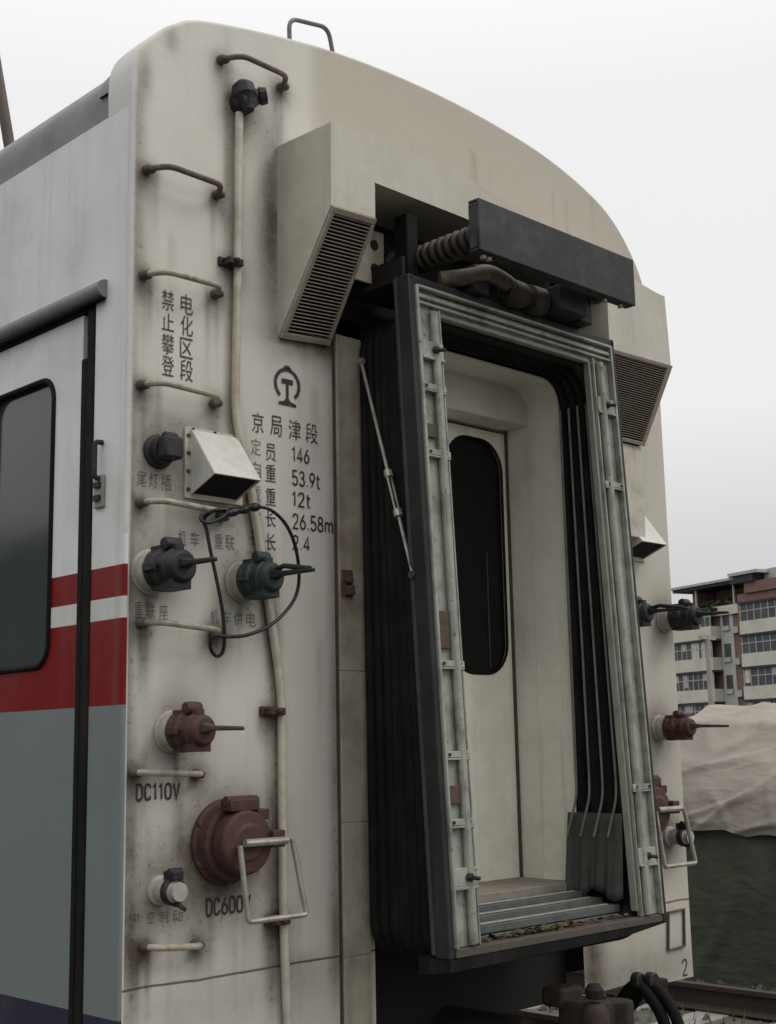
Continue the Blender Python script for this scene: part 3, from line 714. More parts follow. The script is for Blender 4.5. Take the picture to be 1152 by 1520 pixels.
letter('机', 312, 323, 915, 915, 20, 'faded'); letter('车', 329, 342, 916, 917, 20, 'faded'); letter('供', 347, 360, 918, 918, 22, 'faded'); letter('电', 365, 379, 919, 920, 22, 'faded')
stroke_word('DC110V', 201, 267, 1174, 1176, 23, .17); stroke_word('DC600V', 305, 372, 1346, 1341, 24, .17)
letter('电', 192, 208, 1362, 1361, 14, 'faded'); letter('空', 218, 228, 1362, 1361, 18, 'faded'); letter('制', 236, 249, 1361, 1360, 20, 'faded'); letter('动', 256, 271, 1360, 1358, 18, 'faded')
stroke_word('2', 1012, 1020, 1436, 1435, 24, .10)
# railway emblem: open ring with a rail cross-section
def emblem():
    cx_, cz_ = 426, 573
    c = E(cx_, cz_); rx = (E(447, 574)-E(407, 571)).x/2; rz = (E(427, 544)-E(427, 603)).z/2
    bm = bmesh.new()
    def poly(pts):
        bm.faces.new([bm.verts.new((c.x+rx*x, -.0025, c.z+rz*z)) for x, z in pts])
    N = 34; a0, a1 = radians(-52), radians(232); rr = []
    for i in range(N+1):
        a = a0+(a1-a0)*i/N; rr.append(((.98*cos(a), .06+.84*sin(a)), (.76*cos(a), .06+.66*sin(a))))
    for (o0, i0), (o1, i1) in zip(rr, rr[1:]): poly([o0, o1, i1, i0])
    poly([(-.34, .85), (.34, .85), (.16, 1.02), (-.16, 1.02)])
    poly([(-.42, .34), (.42, .34), (.42, .08), (-.42, .08)])
    poly([(-.10, .08), (.10, .08), (.10, -.62), (-.10, -.62)])
    poly([(-.10, -.62), (.10, -.62), (.25, -.78), (.66, -.86), (.66, -1.0), (-.66, -1.0), (-.66, -.86), (-.25, -.78)])
    me = bpy.data.meshes.new('railway_emblem'); bm.to_mesh(me); bm.free(); flat_obj(me, 'railway_emblem', 'letter', end_wall)
emblem()

# ================================================================== end posts beside the gangway
for s in (-1, 1):
    m_ = MB(); segs = [(-1.06, -.72), (-.72, -.26), (-.26, .28), (.28, 1.62)] if s < 0 else [(-.62, -.26), (-.26, .28), (.28, 1.62)]
    for i, (a, b) in enumerate(segs):
        g_ = .0006
        m_.box((s*.640, 0.0, Z(a+g_)), (s*.510, -.018, Z(b-g_)))
    o = m_.build('end_post', 'post', coach, bevel=.002)
    m_ = MB(); m_.box((s*.648, 0.0, Z(-1.06 if s < 0 else -.62)), (s*.6405, -.010, Z(1.62))); m_.build('post_seam', 'rust', o)

# ================================================================== ventilation hood over the gangway
yf = -.30
hood_top = smooth_path([(-.909, yf, 2.217), (-.65, yf, 2.226), (-.39, yf, 2.227), (-.085, yf, 2.206), (.45, yf, 2.14), (1.011, yf, 2.050), (1.165, yf, 2.036)], 4)
front = [Vector((p[0], yf, p[2])) for p in hood_top] + [Vector(v) for v in ((1.183, yf, 1.711), (.717, yf, 1.700), (.717, yf, 1.94), (.30, yf, 2.02), (-.217, yf, 2.048), (-.697, yf, 2.050), (-.699, yf, 1.913), (-.912, yf, 1.902))]
bm = bmesh.new(); vs = [bm.verts.new((p.x, p.y, Z(p.z))) for p in front]; ed = [bm.edges.new((vs[i], vs[(i+1) % len(vs)])) for i in range(len(vs))]
bmesh.ops.triangle_fill(bm, use_beauty=True, edges=ed)
def q4(*p): bm.faces.new([bm.verts.new((v[0], v[1], Z(v[2]))) for v in p])
nt_ = len(hood_top)
for i in range(nt_-1): a, b = hood_top[i], hood_top[i+1]; q4(a, b, (b[0], 0, b[2]+.01), (a[0], 0, a[2]+.01))
q4((-.909, yf, 2.217), (-.909, 0, 2.227), (-.909, 0, 1.487), (-.912, yf, 1.902))
q4((1.165, yf, 2.036), (1.165, 0, 2.046), (1.172, 0, 1.36), (1.172, -.13, 1.36), (1.183, yf, 1.711))
q4((.717, yf, 1.94), (.717, yf, 1.70), (.717, -.02, 1.36), (.717, -.02, 1.94))
q4((-.697, yf, 2.05), (-.699, yf, 1.913), (-.69, -.02, 1.60), (-.69, -.02, 2.05))
q4((-.697, yf, 2.05), (-.217, yf, 2.048), (-.217, -.02, 2.048), (-.697, -.02, 2.05)); q4((-.217, yf, 2.048), (.30, yf, 2.02), (.30, -.02, 2.02), (-.217, -.02, 2.048)); q4((.30, yf, 2.02), (.717, yf, 1.94), (.717, -.02, 1.94), (.30, -.02, 2.02))
bmesh.ops.remove_doubles(bm, verts=bm.verts[:], dist=.001); bmesh.ops.recalc_face_normals(bm, faces=bm.faces)
me = bpy.data.meshes.new('vent_hood'); bm.to_mesh(me); bm.free(); me.materials.append(MAT['hood'])
hood = bpy.data.objects.new('vent_hood', me); COL.objects.link(hood); put(hood, coach)
sm = hood.modifiers.new('thickness', 'SOLIDIFY'); sm.thickness = .005; sm.offset = 0
def grille(FL, FR, BR, BL, n):
    FL, FR, BR, BL = [Vector((v[0], v[1], Z(v[2]))) for v in (FL, FR, BR, BL)]
    nrm = (FR-FL).cross(BL-FL).normalized()
    if nrm.z > 0: nrm = -nrm
    P = lambda u, v, h=0: (FL*(1-u)+FR*u)*(1-v)+(BL*(1-u)+BR*u)*v + nrm*h
    m_ = MB()
    def slab(u0, u1, v0, v1, h0, h1): m_.hexa([P(u0, v0, h0), P(u1, v0, h0), P(u1, v1, h0), P(u0, v1, h0), P(u0, v0, h1), P(u1, v0, h1), P(u1, v1, h1), P(u0, v1, h1)])
    slab(0, 1, 0, .045, -.004, .016); slab(0, 1, .955, 1, -.004, .016); slab(0, .07, .046, .954, -.004, .016); slab(.93, 1, .046, .954, -.004, .016)
    o = m_.build('vent_grille', 'grille', hood, bevel=.002)
    m_ = MB()
    for k in range(n):
        v0 = .05+.90*k/n; d = .90/n
        m_.hexa([P(.071, v0, .010), P(.929, v0, .010), P(.929, v0+d*.62, -.010), P(.071, v0+d*.62, -.010), P(.071, v0+d*.18, .015), P(.929, v0+d*.18, .015), P(.929, v0+d*.80, -.006), P(.071, v0+d*.80, -.006)])
    m_.build('louvre_slats', 'grille', o)
    MB().add([P(0, 0, -.02), P(1, 0, -.02), P(1, 1, -.02), P(0, 1, -.02)], [(0, 1, 2, 3)]).build('vent_backing', 'void', o)
grille((-.912, yf, 1.902), (-.699, yf, 1.912), (-.672, -.004, 1.505), (-.909, -.004, 1.487), 34)
grille((.700, yf, 1.700), (1.183, yf, 1.711), (1.172, -.13, 1.36), (.75, -.13, 1.36), 34)
MB().box((.98, 0, Z(.92)), (1.168, -.128, Z(1.355))).build('vent_duct', 'cream_part', hood, bevel=.006)
# added black panel standing in for the shade inside
m_ = MB(); m_.box((-.69, -.004, Z(1.55)), (.71, -.018, Z(2.047))); m_.build('hood_shade_panel', 'void', hood)

# ================================================================== gangway: lining, door, bellows, frame
vest = MB()
inn = rrect(DOOR_HW+.0005, -.60, 1.53, .10, 6); outr = rrect(DOOR_HW+.006, -.606, 1.536, .105, 6); n = len(inn)
vs = []
for y in (.002, -.175):
    vs += [(x, y, Z(z)) for x, z in inn]+[(x, y, Z(z)) for x, z in outr]
fs = []
for i in range(n):
    j = (i+1) % n
    fs += [(i, j, 2*n+j, 2*n+i), (n+i, n+j, 3*n+j, 3*n+i), (2*n+i, 2*n+j, 3*n+j, 3*n+i)]
vest.add(vs, fs); vest.build('gangway_lining', 'lining', coach, smooth=30)
m_ = MB(); DD = .128
m_.box((.5005, 0.003, Z(DOOR_Z0)), (.55, DD+.05, Z(DOOR_Z1))); m_.box((-.55, 0.003, Z(DOOR_Z0)), (-.5005, DD+.05, Z(DOOR_Z1))); m_.box((-.55, .003, Z(DOOR_Z1)+.0005), (.55, DD+.05, Z(DOOR_Z1+.05)))
m_.build('door_recess', 'lining', coach)
def recess_door():
    bm = bmesh.new()
    hole = rrect(.178, .298, 1.312, .135, 8, .288)
    def ring(ps):
        vs = [bm.verts.new((p[0], DD, Z(p[1]))) for p in ps]; return [bm.edges.new((vs[i], vs[(i+1) % len(vs)])) for i in range(len(vs))]
    bmesh.ops.triangle_fill(bm, use_beauty=True, edges=ring([(-.4995, -.542), (.4985, -.542), (.4985, 1.355), (-.4995, 1.355)])+ring(hole))
    r = bmesh.ops.extrude_face_region(bm, geom=bm.faces[:])
    for g in r['geom']:
        if isinstance(g, bmesh.types.BMVert): g.co.y += .035
    bmesh.ops.recalc_face_normals(bm, faces=bm.faces)
    me = bpy.data.meshes.new('gangway_door'); bm.to_mesh(me); bm.free(); me.materials.append(MAT['door'])
    o = bpy.data.objects.new('gangway_door', me); COL.objects.link(o); put(o, coach)
    MB().prism([(x, DD+.012, Z(z)) for x, z in rrect(.186, .290, 1.32, .14, 8, .288)], (0, .008, 0)).build('window_glass', 'glass_dark', o, smooth=0)
    MB().tube([(x, DD+.001, Z(z)) for x, z in rrect(.177, .299, 1.311, .134, 8, .288)], .006, 8, closed=True).build('window_seal', 'rubber', o)
    MB().tube([(.36, DD+.0105, Z(.33)), (.36, DD+.0105, Z(.82))], .004, 6).build('window_line', 'rubber_grey', o)  # grey rod standing in for a thin reflection on the glass
recess_door()
MB().box((.4900, DD-.012, Z(-.541)), (.4995, DD-.001, Z(DOOR_Z1-.002))).build('door_edge_seal', 'rust', coach)
MB().box((-.4995, DD-.012, Z(-.541)), (-.4900, DD-.001, Z(DOOR_Z1-.002))).build('door_edge_seal', 'rust', coach)
# threshold and bridge plate with ribbed treads
m_ = MB(); m_.box((-.4995, -.172, Z(-.60)), (.4995, DD+.04, Z(-.5425))); m_.build('threshold', 'sillplate', coach, bevel=.004)
m_ = MB(); ys = [(-.178, -.250, -.572), (-.253, -.325, -.592), (-.328, -.405, -.612)]
for a, b, z in ys: m_.box((-.47, a, Z(z-.03)), (.455, b, Z(z)))
m_.box((-.45, -.41, Z(-.69)), (.445, -.176, Z(-.645)))
br = m_.build('bridge_plate', 'step', coach, bevel=.004)
m_ = MB()
for a, b, z in ys: m_.box((-.465, b+.002, Z(z+.001)), (.38, b+.018, Z(z+.007)))
build_each(m_, 'tread_edge', 'tread', br, bevel=.002)

# face frame, leaning out towards its foot
ZT, ZB = 1.660, -.655
def ff(z): return -.388 - (1.655-z)*.0483
def fbox(m_, x0, x1, z0, z1, d0, d1):        # d: depth in front of (+) or behind (-) the face
    x0, x1 = sorted((x0, x1)); P = []
    for z in (z0, z1):
        for (x, d) in ((x0, d0), (x1, d0), (x1, d1), (x0, d1)): P.append((x, ff(z)-d, Z(z)))
    m_.hexa([P[0], P[1], P[2], P[3], P[4], P[5], P[6], P[7]])
fr = MB()
XO, XI = .592, .462
for s in (-1, 1):
    fbox(fr, s*XI, s*XO, ZB, ZT, -.022, -.012)                    # web of the channel
    fbox(fr, s*(XO-.012), s*XO, ZB, ZT, -.0115, .014)             # outer lip
    fbox(fr, s*XI, s*(XI+.008), ZB, ZT-.075, -.0115, .004)          # inner lip
fbox(fr, -XO+.0125, XO-.0125, ZT-.012, ZT, -.0115, .016); fbox(fr, -XI+.001, XI-.001, ZT-.075, ZT-.013, -.022, -.012); fbox(fr, -XO+.0125, XO-.0125, ZT-.070, ZT-.060, -.0115, .008)
fbox(fr, -XO+.013, XO-.013, ZT-.045, ZT-.030, -.0115, .006)
frame = fr.build('gangway_frame', 'alloy', coach, bevel=.003)
for s in (-1, 1):                                                  # guide tube inside each channel
    m_ = MB(); xc = s*.500
    m_.tube([(xc, ff(z)-.004, Z(z)) for z in (ZB+.01, .5, ZT-.09)], .0165, 10); m_.build('guide_tube', 'alloy', frame)
zs = {-1: (1.422, 1.278, 1.034, .282, -.026, -.251, -.43), 1: (1.388, 1.048, -.169, -.43)}
for s in (-1, 1):
    for i, z in enumerate(zs[s]):
        big = (s == -1 and i in (0, 6)) or (s == 1 and i in (0, 3))
        m_ = MB(); h = .060 if big else .022
        fbox(m_, s*(XI+.002), s*(XO-.0125), z-h/2, z+h/2, -.0115, .012 if not big else .009)
        if not big: fbox(m_, s*(XI+.002), s*(XO-.0125), z-h/2-.008, z-h/2-.001, -.010, .012)
        else: fbox(m_, s*(XI+.002), s*(XO-.0125), z-h/2-.010, z-h/2, -.010, .014)
        o = m_.build('channel_clip', 'alloy', frame, bevel=.002)
        m_ = MB()
        if big: m_.lathe((s*.515, ff(z)-.008, Z(z)), (0.5, -1, -.15), [(.014, 0), (.014, .018), (.007, .020), (.007, .045)], 10)
        else:
            for dx in (.49, .57): m_.lathe((s*dx, ff(z)-.011, Z(z)), (0, -1, 0), [(.006, 0), (.006, .005)], 8)
        build_each(m_, 'clip_bolt', 'dark', o)
m_ = MB()
for z, h in ((1.115, .05), (.40, .13), (-.16, .06)): fbox(m_, -.575, -.522, z-h/2, z+h/2, -.011, .004)
build_each(m_, 'wear_strip', 'rust', frame, bevel=.002)
# dark outer return and grey inner flange
m_ = MB()
YB = -.318
for s in (-1, 1):
    P = []
    for z in (ZB-.03, ZT+.035):
        for (x, y) in ((s*.594, ff(z)+.060), (s*.622, ff(z)+.060), (s*.622, ff(z)-.004), (s*.594, ff(z)-.004)): P.append((x, y, Z(z)))
    m_.hexa(P)
P = []
for z in (ZT+.003, ZT+.033): P += [(-.621, ff(z)+.060, Z(z)), (.621, ff(z)+.060, Z(z)), (.621, ff(z)-.004, Z(z)), (-.621, ff(z)-.004, Z(z))]
m_.hexa(P); m_.build('frame_return', 'frame_edge', frame, bevel=.004)
for s in (-1, 1): MB().tube([(s*.608, ff(z)+.070, Z(z)) for z in (ZB-.02, .5, ZT+.03)], .014, 10).build('edge_bead', 'rubber_grey', frame)
m_ = MB()
for s in (-1, 1):
    P = []
    for z in (ZB+.02, ZT-.075):
        for (x, y) in ((s*.450, ff(z)+.042), (s*.461, ff(z)+.042), (s*.461, ff(z)+.010), (s*.448, ff(z)+.010)): P.append((x, y, Z(z)))
    m_.hexa(P)
P = []
for z in (ZT-.095, ZT-.076): P += [(-.461, ff(z)+.042, Z(z)), (.461, ff(z)+.042, Z(z)), (.461, ff(z)+.010, Z(z)), (-.461, ff(z)+.010, Z(z))]
m_.hexa(P); m_.build('inner_flange', 'alloy_dim', frame, bevel=.004)
m_ = MB(); fbox(m_, -.59, .59, ZB-.030, ZB-.001, -.10, .006); m_.build('frame_sill', 'sill', frame, bevel=.004)
m_ = MB(); vs = []
for x, zb in ((-.618, -.070), (0, -.064), (.35, -.058), (.618, -.034)): vs += [(x, ff(ZB)+.14, Z(ZB-.031)), (x, ff(ZB)-.006, Z(ZB-.031)), (x, ff(ZB)-.006, Z(ZB+zb)), (x, ff(ZB)+.14, Z(ZB+zb-.02))]
fs = [(0, 1, 2, 3), (12, 13, 14, 15)]
for i in range(3):
    for k in range(4): fs.append((i*4+k, i*4+(k+1) % 4, i*4+4+(k+1) % 4, i*4+4+k))
m_.add(vs, fs); m_.build('sill_rubber', 'rubber', frame)
# bellows: folded rubber sleeve between the posts and the frame
def sleeve(hw0, hw1, z0, z1, r, amp, y0, d1, folds, inner=False):
    # y0: plane next to the coach; d1: distance behind the leaning frame face
    m_ = MB(); rows = folds*8
    for j in range(rows+1):
        t_ = j/rows; a = amp*abs(math.sin(pi*folds*t_))**.6*(1 if not inner else -1); hw = hw0+(hw1-hw0)*t_
        pts = rrect(hw+a, z0-a, z1+a, max(.02, r+a), 8)
        n = len(pts)
        for x, z in pts:
            wob = .004*math.sin(z*9+j*.7)+.003*math.sin(z*23+j)
            m_.v.append(Vector((x+wob, y0+(ff(z)+d1-y0)*t_, Z(z))))
        if j:
            for i in range(n): m_.f.append(((j-1)*n+i, (j-1)*n+(i+1) % n, j*n+(i+1) % n, j*n+i))
    return m_
sleeve(.512, .560, -.72, 1.60, .12, .024, -.020, .062, 7).build('bellows', 'rubber', coach, smooth=50)
bi = sleeve(.514, .520, -.71, 1.575, .16, .036, -.178, .038, 4, True).build('bellows_inside', 'rubber', coach, smooth=50)
# pale metal edges on the inside folds of the far wall, bent at the foot
for k in range(4):
    for s in (1, -1):
        Y = lambda z: -.178+(ff(z)+.038+.178)*(k+.5)/4
        pth = [(s*.474, Y(1.40), Z(1.40)), (s*.472, Y(.4), Z(.4)), (s*.466, Y(-.16), Z(-.13)), (s*.456, Y(-.22)-.004, Z(-.21)), (s*.428, Y(-.3)+.03, Z(-.36))]
        MB().tube(round_corners(pth, .06), .0052, 6).build('fold_edge', 'fold', bi)
# loose skirt at the foot of the far inside wall
sk = MB(); NU, NV = 34, 10
for j in range(NV+1):
    v = j/NV
    for i in range(NU+1):
        u = i/NU; y = -.165-.27*u; z = -.27-.31*v-.02*sin(u*9)*v
        x = .464-.030*v-.006*(sin(u*23+v*1.2)+.8*sin(u*41+1.3+v*.5))*(.3+v)-.010*u; sk.v.append(Vector((x, y, Z(z))))
for j in range(NV):
    for i in range(NU): a = j*(NU+1)+i; sk.f.append((a, a+1, a+NU+2, a+NU+1))
o = sk.build('bellows_skirt', 'skirt', coach, smooth=60); q = o.modifiers.new('thickness', 'SOLIDIFY'); q.thickness = .004

# stay rod with turnbuckle from the post down to the frame
for s in (-1, 1):
    A = E(536, 536, -.055); B = E(613, 853, -.375)
    A = Vector((s*abs(A.x), A.y, A.z)); B = Vector((s*max(.618, abs(B.x)), B.y, B.z))
    o = MB().tube([A, A.lerp(B, .56)], .0065, 8).tube([A.lerp(B, .72), B], .0065, 8).build('stay_rod', 'steel', coach)
    dr = (B-A).normalized(); sd_ = dr.cross(Vector((0, -1, 0))).normalized()
    m_ = MB()
    for k in (-1, 1): m_.tube([A.lerp(B, .55)+sd_*k*.010, A.lerp(B, .73)+sd_*k*.010], .0045, 8)
    for t_ in (.55, .73): m_.lathe(A.lerp(B, t_), dr, [(.016, -.014), (.017, 0), (.016, .014)], 10)
    m_.build('turnbuckle', 'steel', o)
    MB().lathe(B, (s, 0, 0), [(.014, -.01), (.014, .012)], 10).build('rod_pin', 'rust', o)
    MB().lathe(A, (0, -1, 0), [(.012, -.01), (.012, .012)], 10).build('rod_eye', 'steel', o)

# buffer beam on sprung stems above the frame
bx0, bx1, bz0, bz1 = -.478, .478, 1.757, 1.957
m_ = MB(); m_.box((bx0, -.612, Z(bz0)), (bx1, -.600, Z(bz1))); m_.box((bx0, -.5995, Z(bz1-.012)), (bx1, -.560, Z(bz1))); m_.box((bx0, -.5995, Z(bz0)), (bx1, -.560, Z(bz0+.012)))
m_.box((bx0, -.5995, Z(bz0+.0125)), (bx0+.012, -.560, Z(bz1-.0125))); m_.box((bx1-.012, -.5995, Z(bz0+.0125)), (bx1, -.560, Z(bz1-.0125)))
beam = m_.build('buffer_beam', 'beam', coach, bevel=.005)
m_ = MB()
for s in (-1, 1): m_.lathe((s*.40, -.02, Z(1.842)), (0, -1, 0), [(.07, 0), (.07, .10), (.048, .11), (.032, .12), (.032, .575)], 18)
build_each(m_, 'buffer_stem', 'dark', beam)
for s in (-1, 1):
    m_ = MB(); turns = 11; N = turns*14
    m_.tube([(s*.40+.044*cos(2*pi*i/14), -.13-.42*i/N, Z(1.842)+.044*sin(2*pi*i/14)) for i in range(N+1)], .0115, 8); m_.build('coil_spring', 'coil', beam)
m_ = MB()
for x in (-.43, -.40): m_.lathe((x, -.585, Z(bz0-.004)), (0, 0, -1), [(.012, 0), (.012, .012)], 6)
for x in (.30, .405): m_.lathe((x, -.585, Z(bz0-.004)), (0, 0, -1), [(.011, 0), (.011, .012)], 6)
build_each(m_, 'beam_bolt', 'alloy', beam)
MB().box((bx1-.002, -.60, Z(1.90)), (bx1+.012, -.575, Z(1.925))).build('beam_lug', 'dark', beam, bevel=.003)
# hanger, lifting arm and rollers between beam and frame
m_ = MB(); m_.tube(smooth_path([(-.40, -.34, Z(1.735)), (-.31, -.40, Z(1.752)), (-.235, -.43, Z(1.778)), (-.13, -.43, Z(1.768)), (-.05, -.42, Z(1.748))], 5), .032, 14); m_.build('lifting_arm', 'greasy', coach)
m_ = MB(); m_.lathe((-.10, -.42, Z(1.735)), (1, .05, .02), [(.03, -.02), (.055, 0), (.055, .07), (.04, .075), (.04, .115), (.058, .12), (.060, .20), (.035, .21)], 20); m_.build('lifting_roller', 'coil', coach)
m_ = MB(); m_.box((-.30, -.43, Z(1.69)), (-.22, -.33, Z(1.80))); m_.box((.12, -.50, Z(1.70)), (.30, -.34, Z(1.80))); m_.box((.32, -.45, Z(1.70)), (.40, -.30, Z(1.80))); build_each(m_, 'roller_bracket', 'dark', coach, bevel=.006)
m_ = MB(); m_.box((-.60, -.30, Z(1.692)), (.60, -.06, Z(1.712))); m_.box((-.56, -.30, Z(1.70)), (-.545, -.06, Z(1.80))); m_.build('hanger_shelf', 'void', coach)
for s in (-1, 1):
    x = s*.575; m_ = MB(); m_.box((x-.085, -.125, Z(1.735)), (x+.085, -.135, Z(1.955))); o = m_.build('hanger_plate', 'post', coach, bevel=.004)
    m_ = MB()
    for z in (1.80, 1.895): m_.lathe((x-s*.03, -.134, Z(z)), (0, -1, 0), [(.020, 0), (.020, .006)], 12)  # dark discs standing in for the two holes of the plate
    build_each(m_, 'plate_hole', 'void', o)
m_ = MB(); m_.box((-.50, -.20, Z(1.69)), (-.44, -.27, Z(2.0))); m_.box((.44, -.20, Z(1.69)), (.50, -.27, Z(2.0))); build_each(m_, 'hanger_post', 'rubber', coach, bevel=.006)

# coupler head and hoses
cz = -1.05
m_ = MB(); m_.tube([(0.0, .3, Z(cz)), (0, -.30, Z(cz))], .07, 12); m_.build('drawbar', 'void', coach)
body = [(-.06, -.36), (-.08, -.45), (-.06, -.53), (-.01, -.55), (.01, -.51), (.05, -.52), (.09, -.58), (.12, -.58), (.12, -.53), (.09, -.45), (.06, -.36)]
m_ = MB(); m_.prism([(x+.16, y, Z(cz-.13)) for x, y in body], (0, 0, .26)); m_.lathe((.105, -.53, Z(cz-.15)), (0, 0, 1), [(.045, 0), (.052, .03), (.052, .25), (.035, .285)], 20)
m_.box((.08, -.40, Z(cz+.10)), (.21, -.30, Z(cz+.17)))
cpl = m_.build('coupler', 'knuckle', coach, bevel=.02)
MB().lathe((.105, -.53, Z(cz+.15)), (0, 0, 1), [(.03, 0), (.034, .03), (.02, .05)], 10).build('knuckle_pin', 'void', cpl)
MB().lathe((.20, -.45, Z(cz+.12)), (.2, -.6, .5), [(.028, 0), (.032, .03), (.02, .05)], 10).build('coupler_lock', 'void', cpl)
for k, (px, dy) in enumerate(((960, -.30), (980, -.34))):
    a = E(px-8, 1468, dy); pth = smooth_path([a+Vector((.0, .12, -.08)), a+Vector((0, .05, .0)), a+Vector((.0, -.01, -.0)), a+Vector((.03, -.07, -.10)), a+Vector((.05, -.09, -.25)), a+Vector((.03, -.10, -.45))], 6)
    o = MB().tube(pth, .024, 12).build('brake_hose', 'rubber', coach)
    MB().lathe(a+Vector((0, .03, .03)), (0, -1, 0), [(.034, 0), (.034, .03), (.029, .035)], 12).build('hose_collar', 'dark', o)
# dark bracket along the far bottom edge
m_ = MB(); a = E(905, 1478, -.10); b = E(992, 1452, -.10); m_.hexa([(a.x, -.02, a.z-.10), (b.x, -.02, b.z-.06), (b.x, -.10, b.z-.06), (a.x, -.10, a.z-.10), (a.x+.03, -.02, a.z), (b.x, -.02, b.z), (b.x, -.10, b.z), (a.x+.03, -.10, a.z)]); m_.build('step_bracket', 'void', coach, bevel=.006)
# ================================================================== loose things on the coach
yc = -.125
cab = [(378, 751), (402, 757), (424, 778), (438, 810), (444, 850), (440, 882), (424, 908), (398, 930), (365, 943), (335, 945), (317, 943), (312, 955), (315, 968), (323, 974), (331, 966), (333, 942), (330, 905), (322, 862), (313, 820), (307, 788), (303, 770), (318, 758), (338, 757), (330, 768), (308, 776), (298, 770), (304, 762), (330, 756), (376, 752)]
pts = [E(px, py, yc-.012*sin(i*.9)-(.02 if 20 < i else 0)) for i, (px, py) in enumerate(cab)]
cable = thing('coiled_cable', 'thin black cable looped and hung over a ladder rung on the coach end', 'cable', (pts[0].x, pts[0].y, pts[0].z))
MB().tube(smooth_path(pts, 6), .0062, 8).build('wire_loop', 'cable', cable)
bnd = [E(px, py, yc-.01) for px, py in ((322, 766), (338, 762), (355, 758), (372, 754), (384, 752))]
MB().tube(smooth_path(bnd, 4), .012, 10, rs=[.010+.006*abs(sin(i*.8)) for i in range(17)]).build('taped_bundle', 'cable', cable)

MAT['leaf'] = worn('dead_leaf', (.11, .085, .045), (.06, .075, .025), .9, 30, .8)
lv = MB()
for i in range(230):
    x = random.uniform(-.44, .42); y = random.uniform(-.47, -.415)
    if random.random() < .35: x = random.gauss(-.12, .08)
    z = ff(ZB); sz = random.uniform(.006, .022); an = random.uniform(0, 6.3); tl = random.uniform(-.5, .5)
    c = Vector((max(-.45, min(.43, x)), y-.005, Z(ZB+.004)+random.uniform(0, .010))); u = Vector((cos(an), sin(an), tl*.6))*sz; v = Vector((-sin(an), cos(an), random.uniform(-.4, .6)))*sz*.6
    lv.add([c-u, c+v, c+u, c-v], [(0, 1, 2, 3)])
tag(lv.build('fallen_leaves', 'leaf', smooth=0), 'scatter of dead leaves and grit along the gangway frame sill', 'leaves', kind='stuff')

# ================================================================== the place
MAT['gravel'] = worn('ballast_gravel', (.095, .093, .075), (.04, .042, .03), .9, 18, .95, bmp=.9, fleck=(.15, .145, .125))
MAT['earth'] = worn('dark_trackside_earth', (.075, .075, .06), (.035, .045, .025), .9, 1.1, .95, bmp=.6)
MAT['concrete'] = worn('sleeper_concrete', (.26, .25, .23), (.1, .09, .08), .6, 12, .85)
MAT['rail'] = worn('rail_steel', (.055, .040, .034), (.03, .024, .022), .5, 20, .6)
g = MB(); g.add([(-1500, -1500, -.32), (1500, -1500, -.32), (1500, 1500, -.32), (-1500, 1500, -.32)], [(0, 1, 2, 3)])
tag(g.build('ground', 'earth', smooth=0), None, None, kind='structure')
def ballast_bed(xc):
    m_ = MB(); NY, prof_ = 90, [(-2.1, -.33), (-1.5, -.20), (-.9, -.19), (0, -.20), (.9, -.19), (1.5, -.20), (2.1, -.33)]
    ysn = [-40+ (80*i/NY) for i in range(NY+1)]
    for y in ysn: m_.v += [Vector((xc+p[0], y, p[1]+random.uniform(-.02, .02)*(abs(p[0]) < 2))) for p in prof_]
    k = len(prof_)
    for j in range(NY):
        for i in range(k-1): m_.f.append((j*k+i, j*k+i+1, (j+1)*k+i+1, (j+1)*k+i))
    tag(m_.build('track_bed', 'gravel'), None, None, kind='structure')
TX = 3.68
for xc in (0, TX):
    ballast_bed(xc)
def rails(xc):
    m_ = MB(); sec = [(-.075, -.17), (.075, -.17), (.075, -.155), (.012, -.14), (.012, -.045), (.036, -.035), (.036, 0), (-.036, 0), (-.036, -.035), (-.012, -.045), (-.012, -.14), (-.075, -.155)]
    for s in (-1, 1): m_.prism([(xc+s*.7535+x, -40, z) for x, z in sec], (0, 80, 0))
    tag(m_.build('rails', 'rail', bevel=.004), None, None, kind='structure')
    m_ = MB(); y = -20
    while y < 20: m_.box((xc-1.25, y, -.34), (xc+1.25, y+.26, -.172)); y += .6
    tag(m_.build('sleepers', 'concrete', bevel=.01), None, None, kind='structure')
for xc in (0, TX): rails(xc)
# loose ballast stones near the far track
st_ = MB()
for i in range(3000):
    x = random.uniform(1.7, 5.8); y = random.uniform(-1.5, 5.5); r = random.uniform(.012, .034)*(1 if random.random() < .97 else 1.8)
    q = [Vector((random.uniform(.6, 1.2)*cx_, random.uniform(.6, 1.2)*cy_, random.uniform(.5, 1)*cz_)) for cx_, cy_, cz_ in ((1, 0, 0), (0, 1, 0), (-1, 0, 0), (0, -1, 0), (0, 0, 1), (0, 0, -.6))]
    zz = -.315 if abs(x-TX) > 1.9 else -.195
    st_.add([v*r+Vector((x, y, zz+r*.2)) for v in q], [(0, 1, 4), (1, 2, 4), (2, 3, 4), (3, 0, 4), (1, 0, 5), (2, 1, 5), (3, 2, 5), (0, 3, 5)])
tag(st_.build('loose_stones', 'gravel', smooth=0), 'loose grey ballast stones scattered beside the far rail', 'stones', kind='stuff')
MAT['grass'] = worn('track_grass', (.07, .085, .03), (.10, .09, .04), .8, 3, .9)
gr = MB(); XFG = 5.8
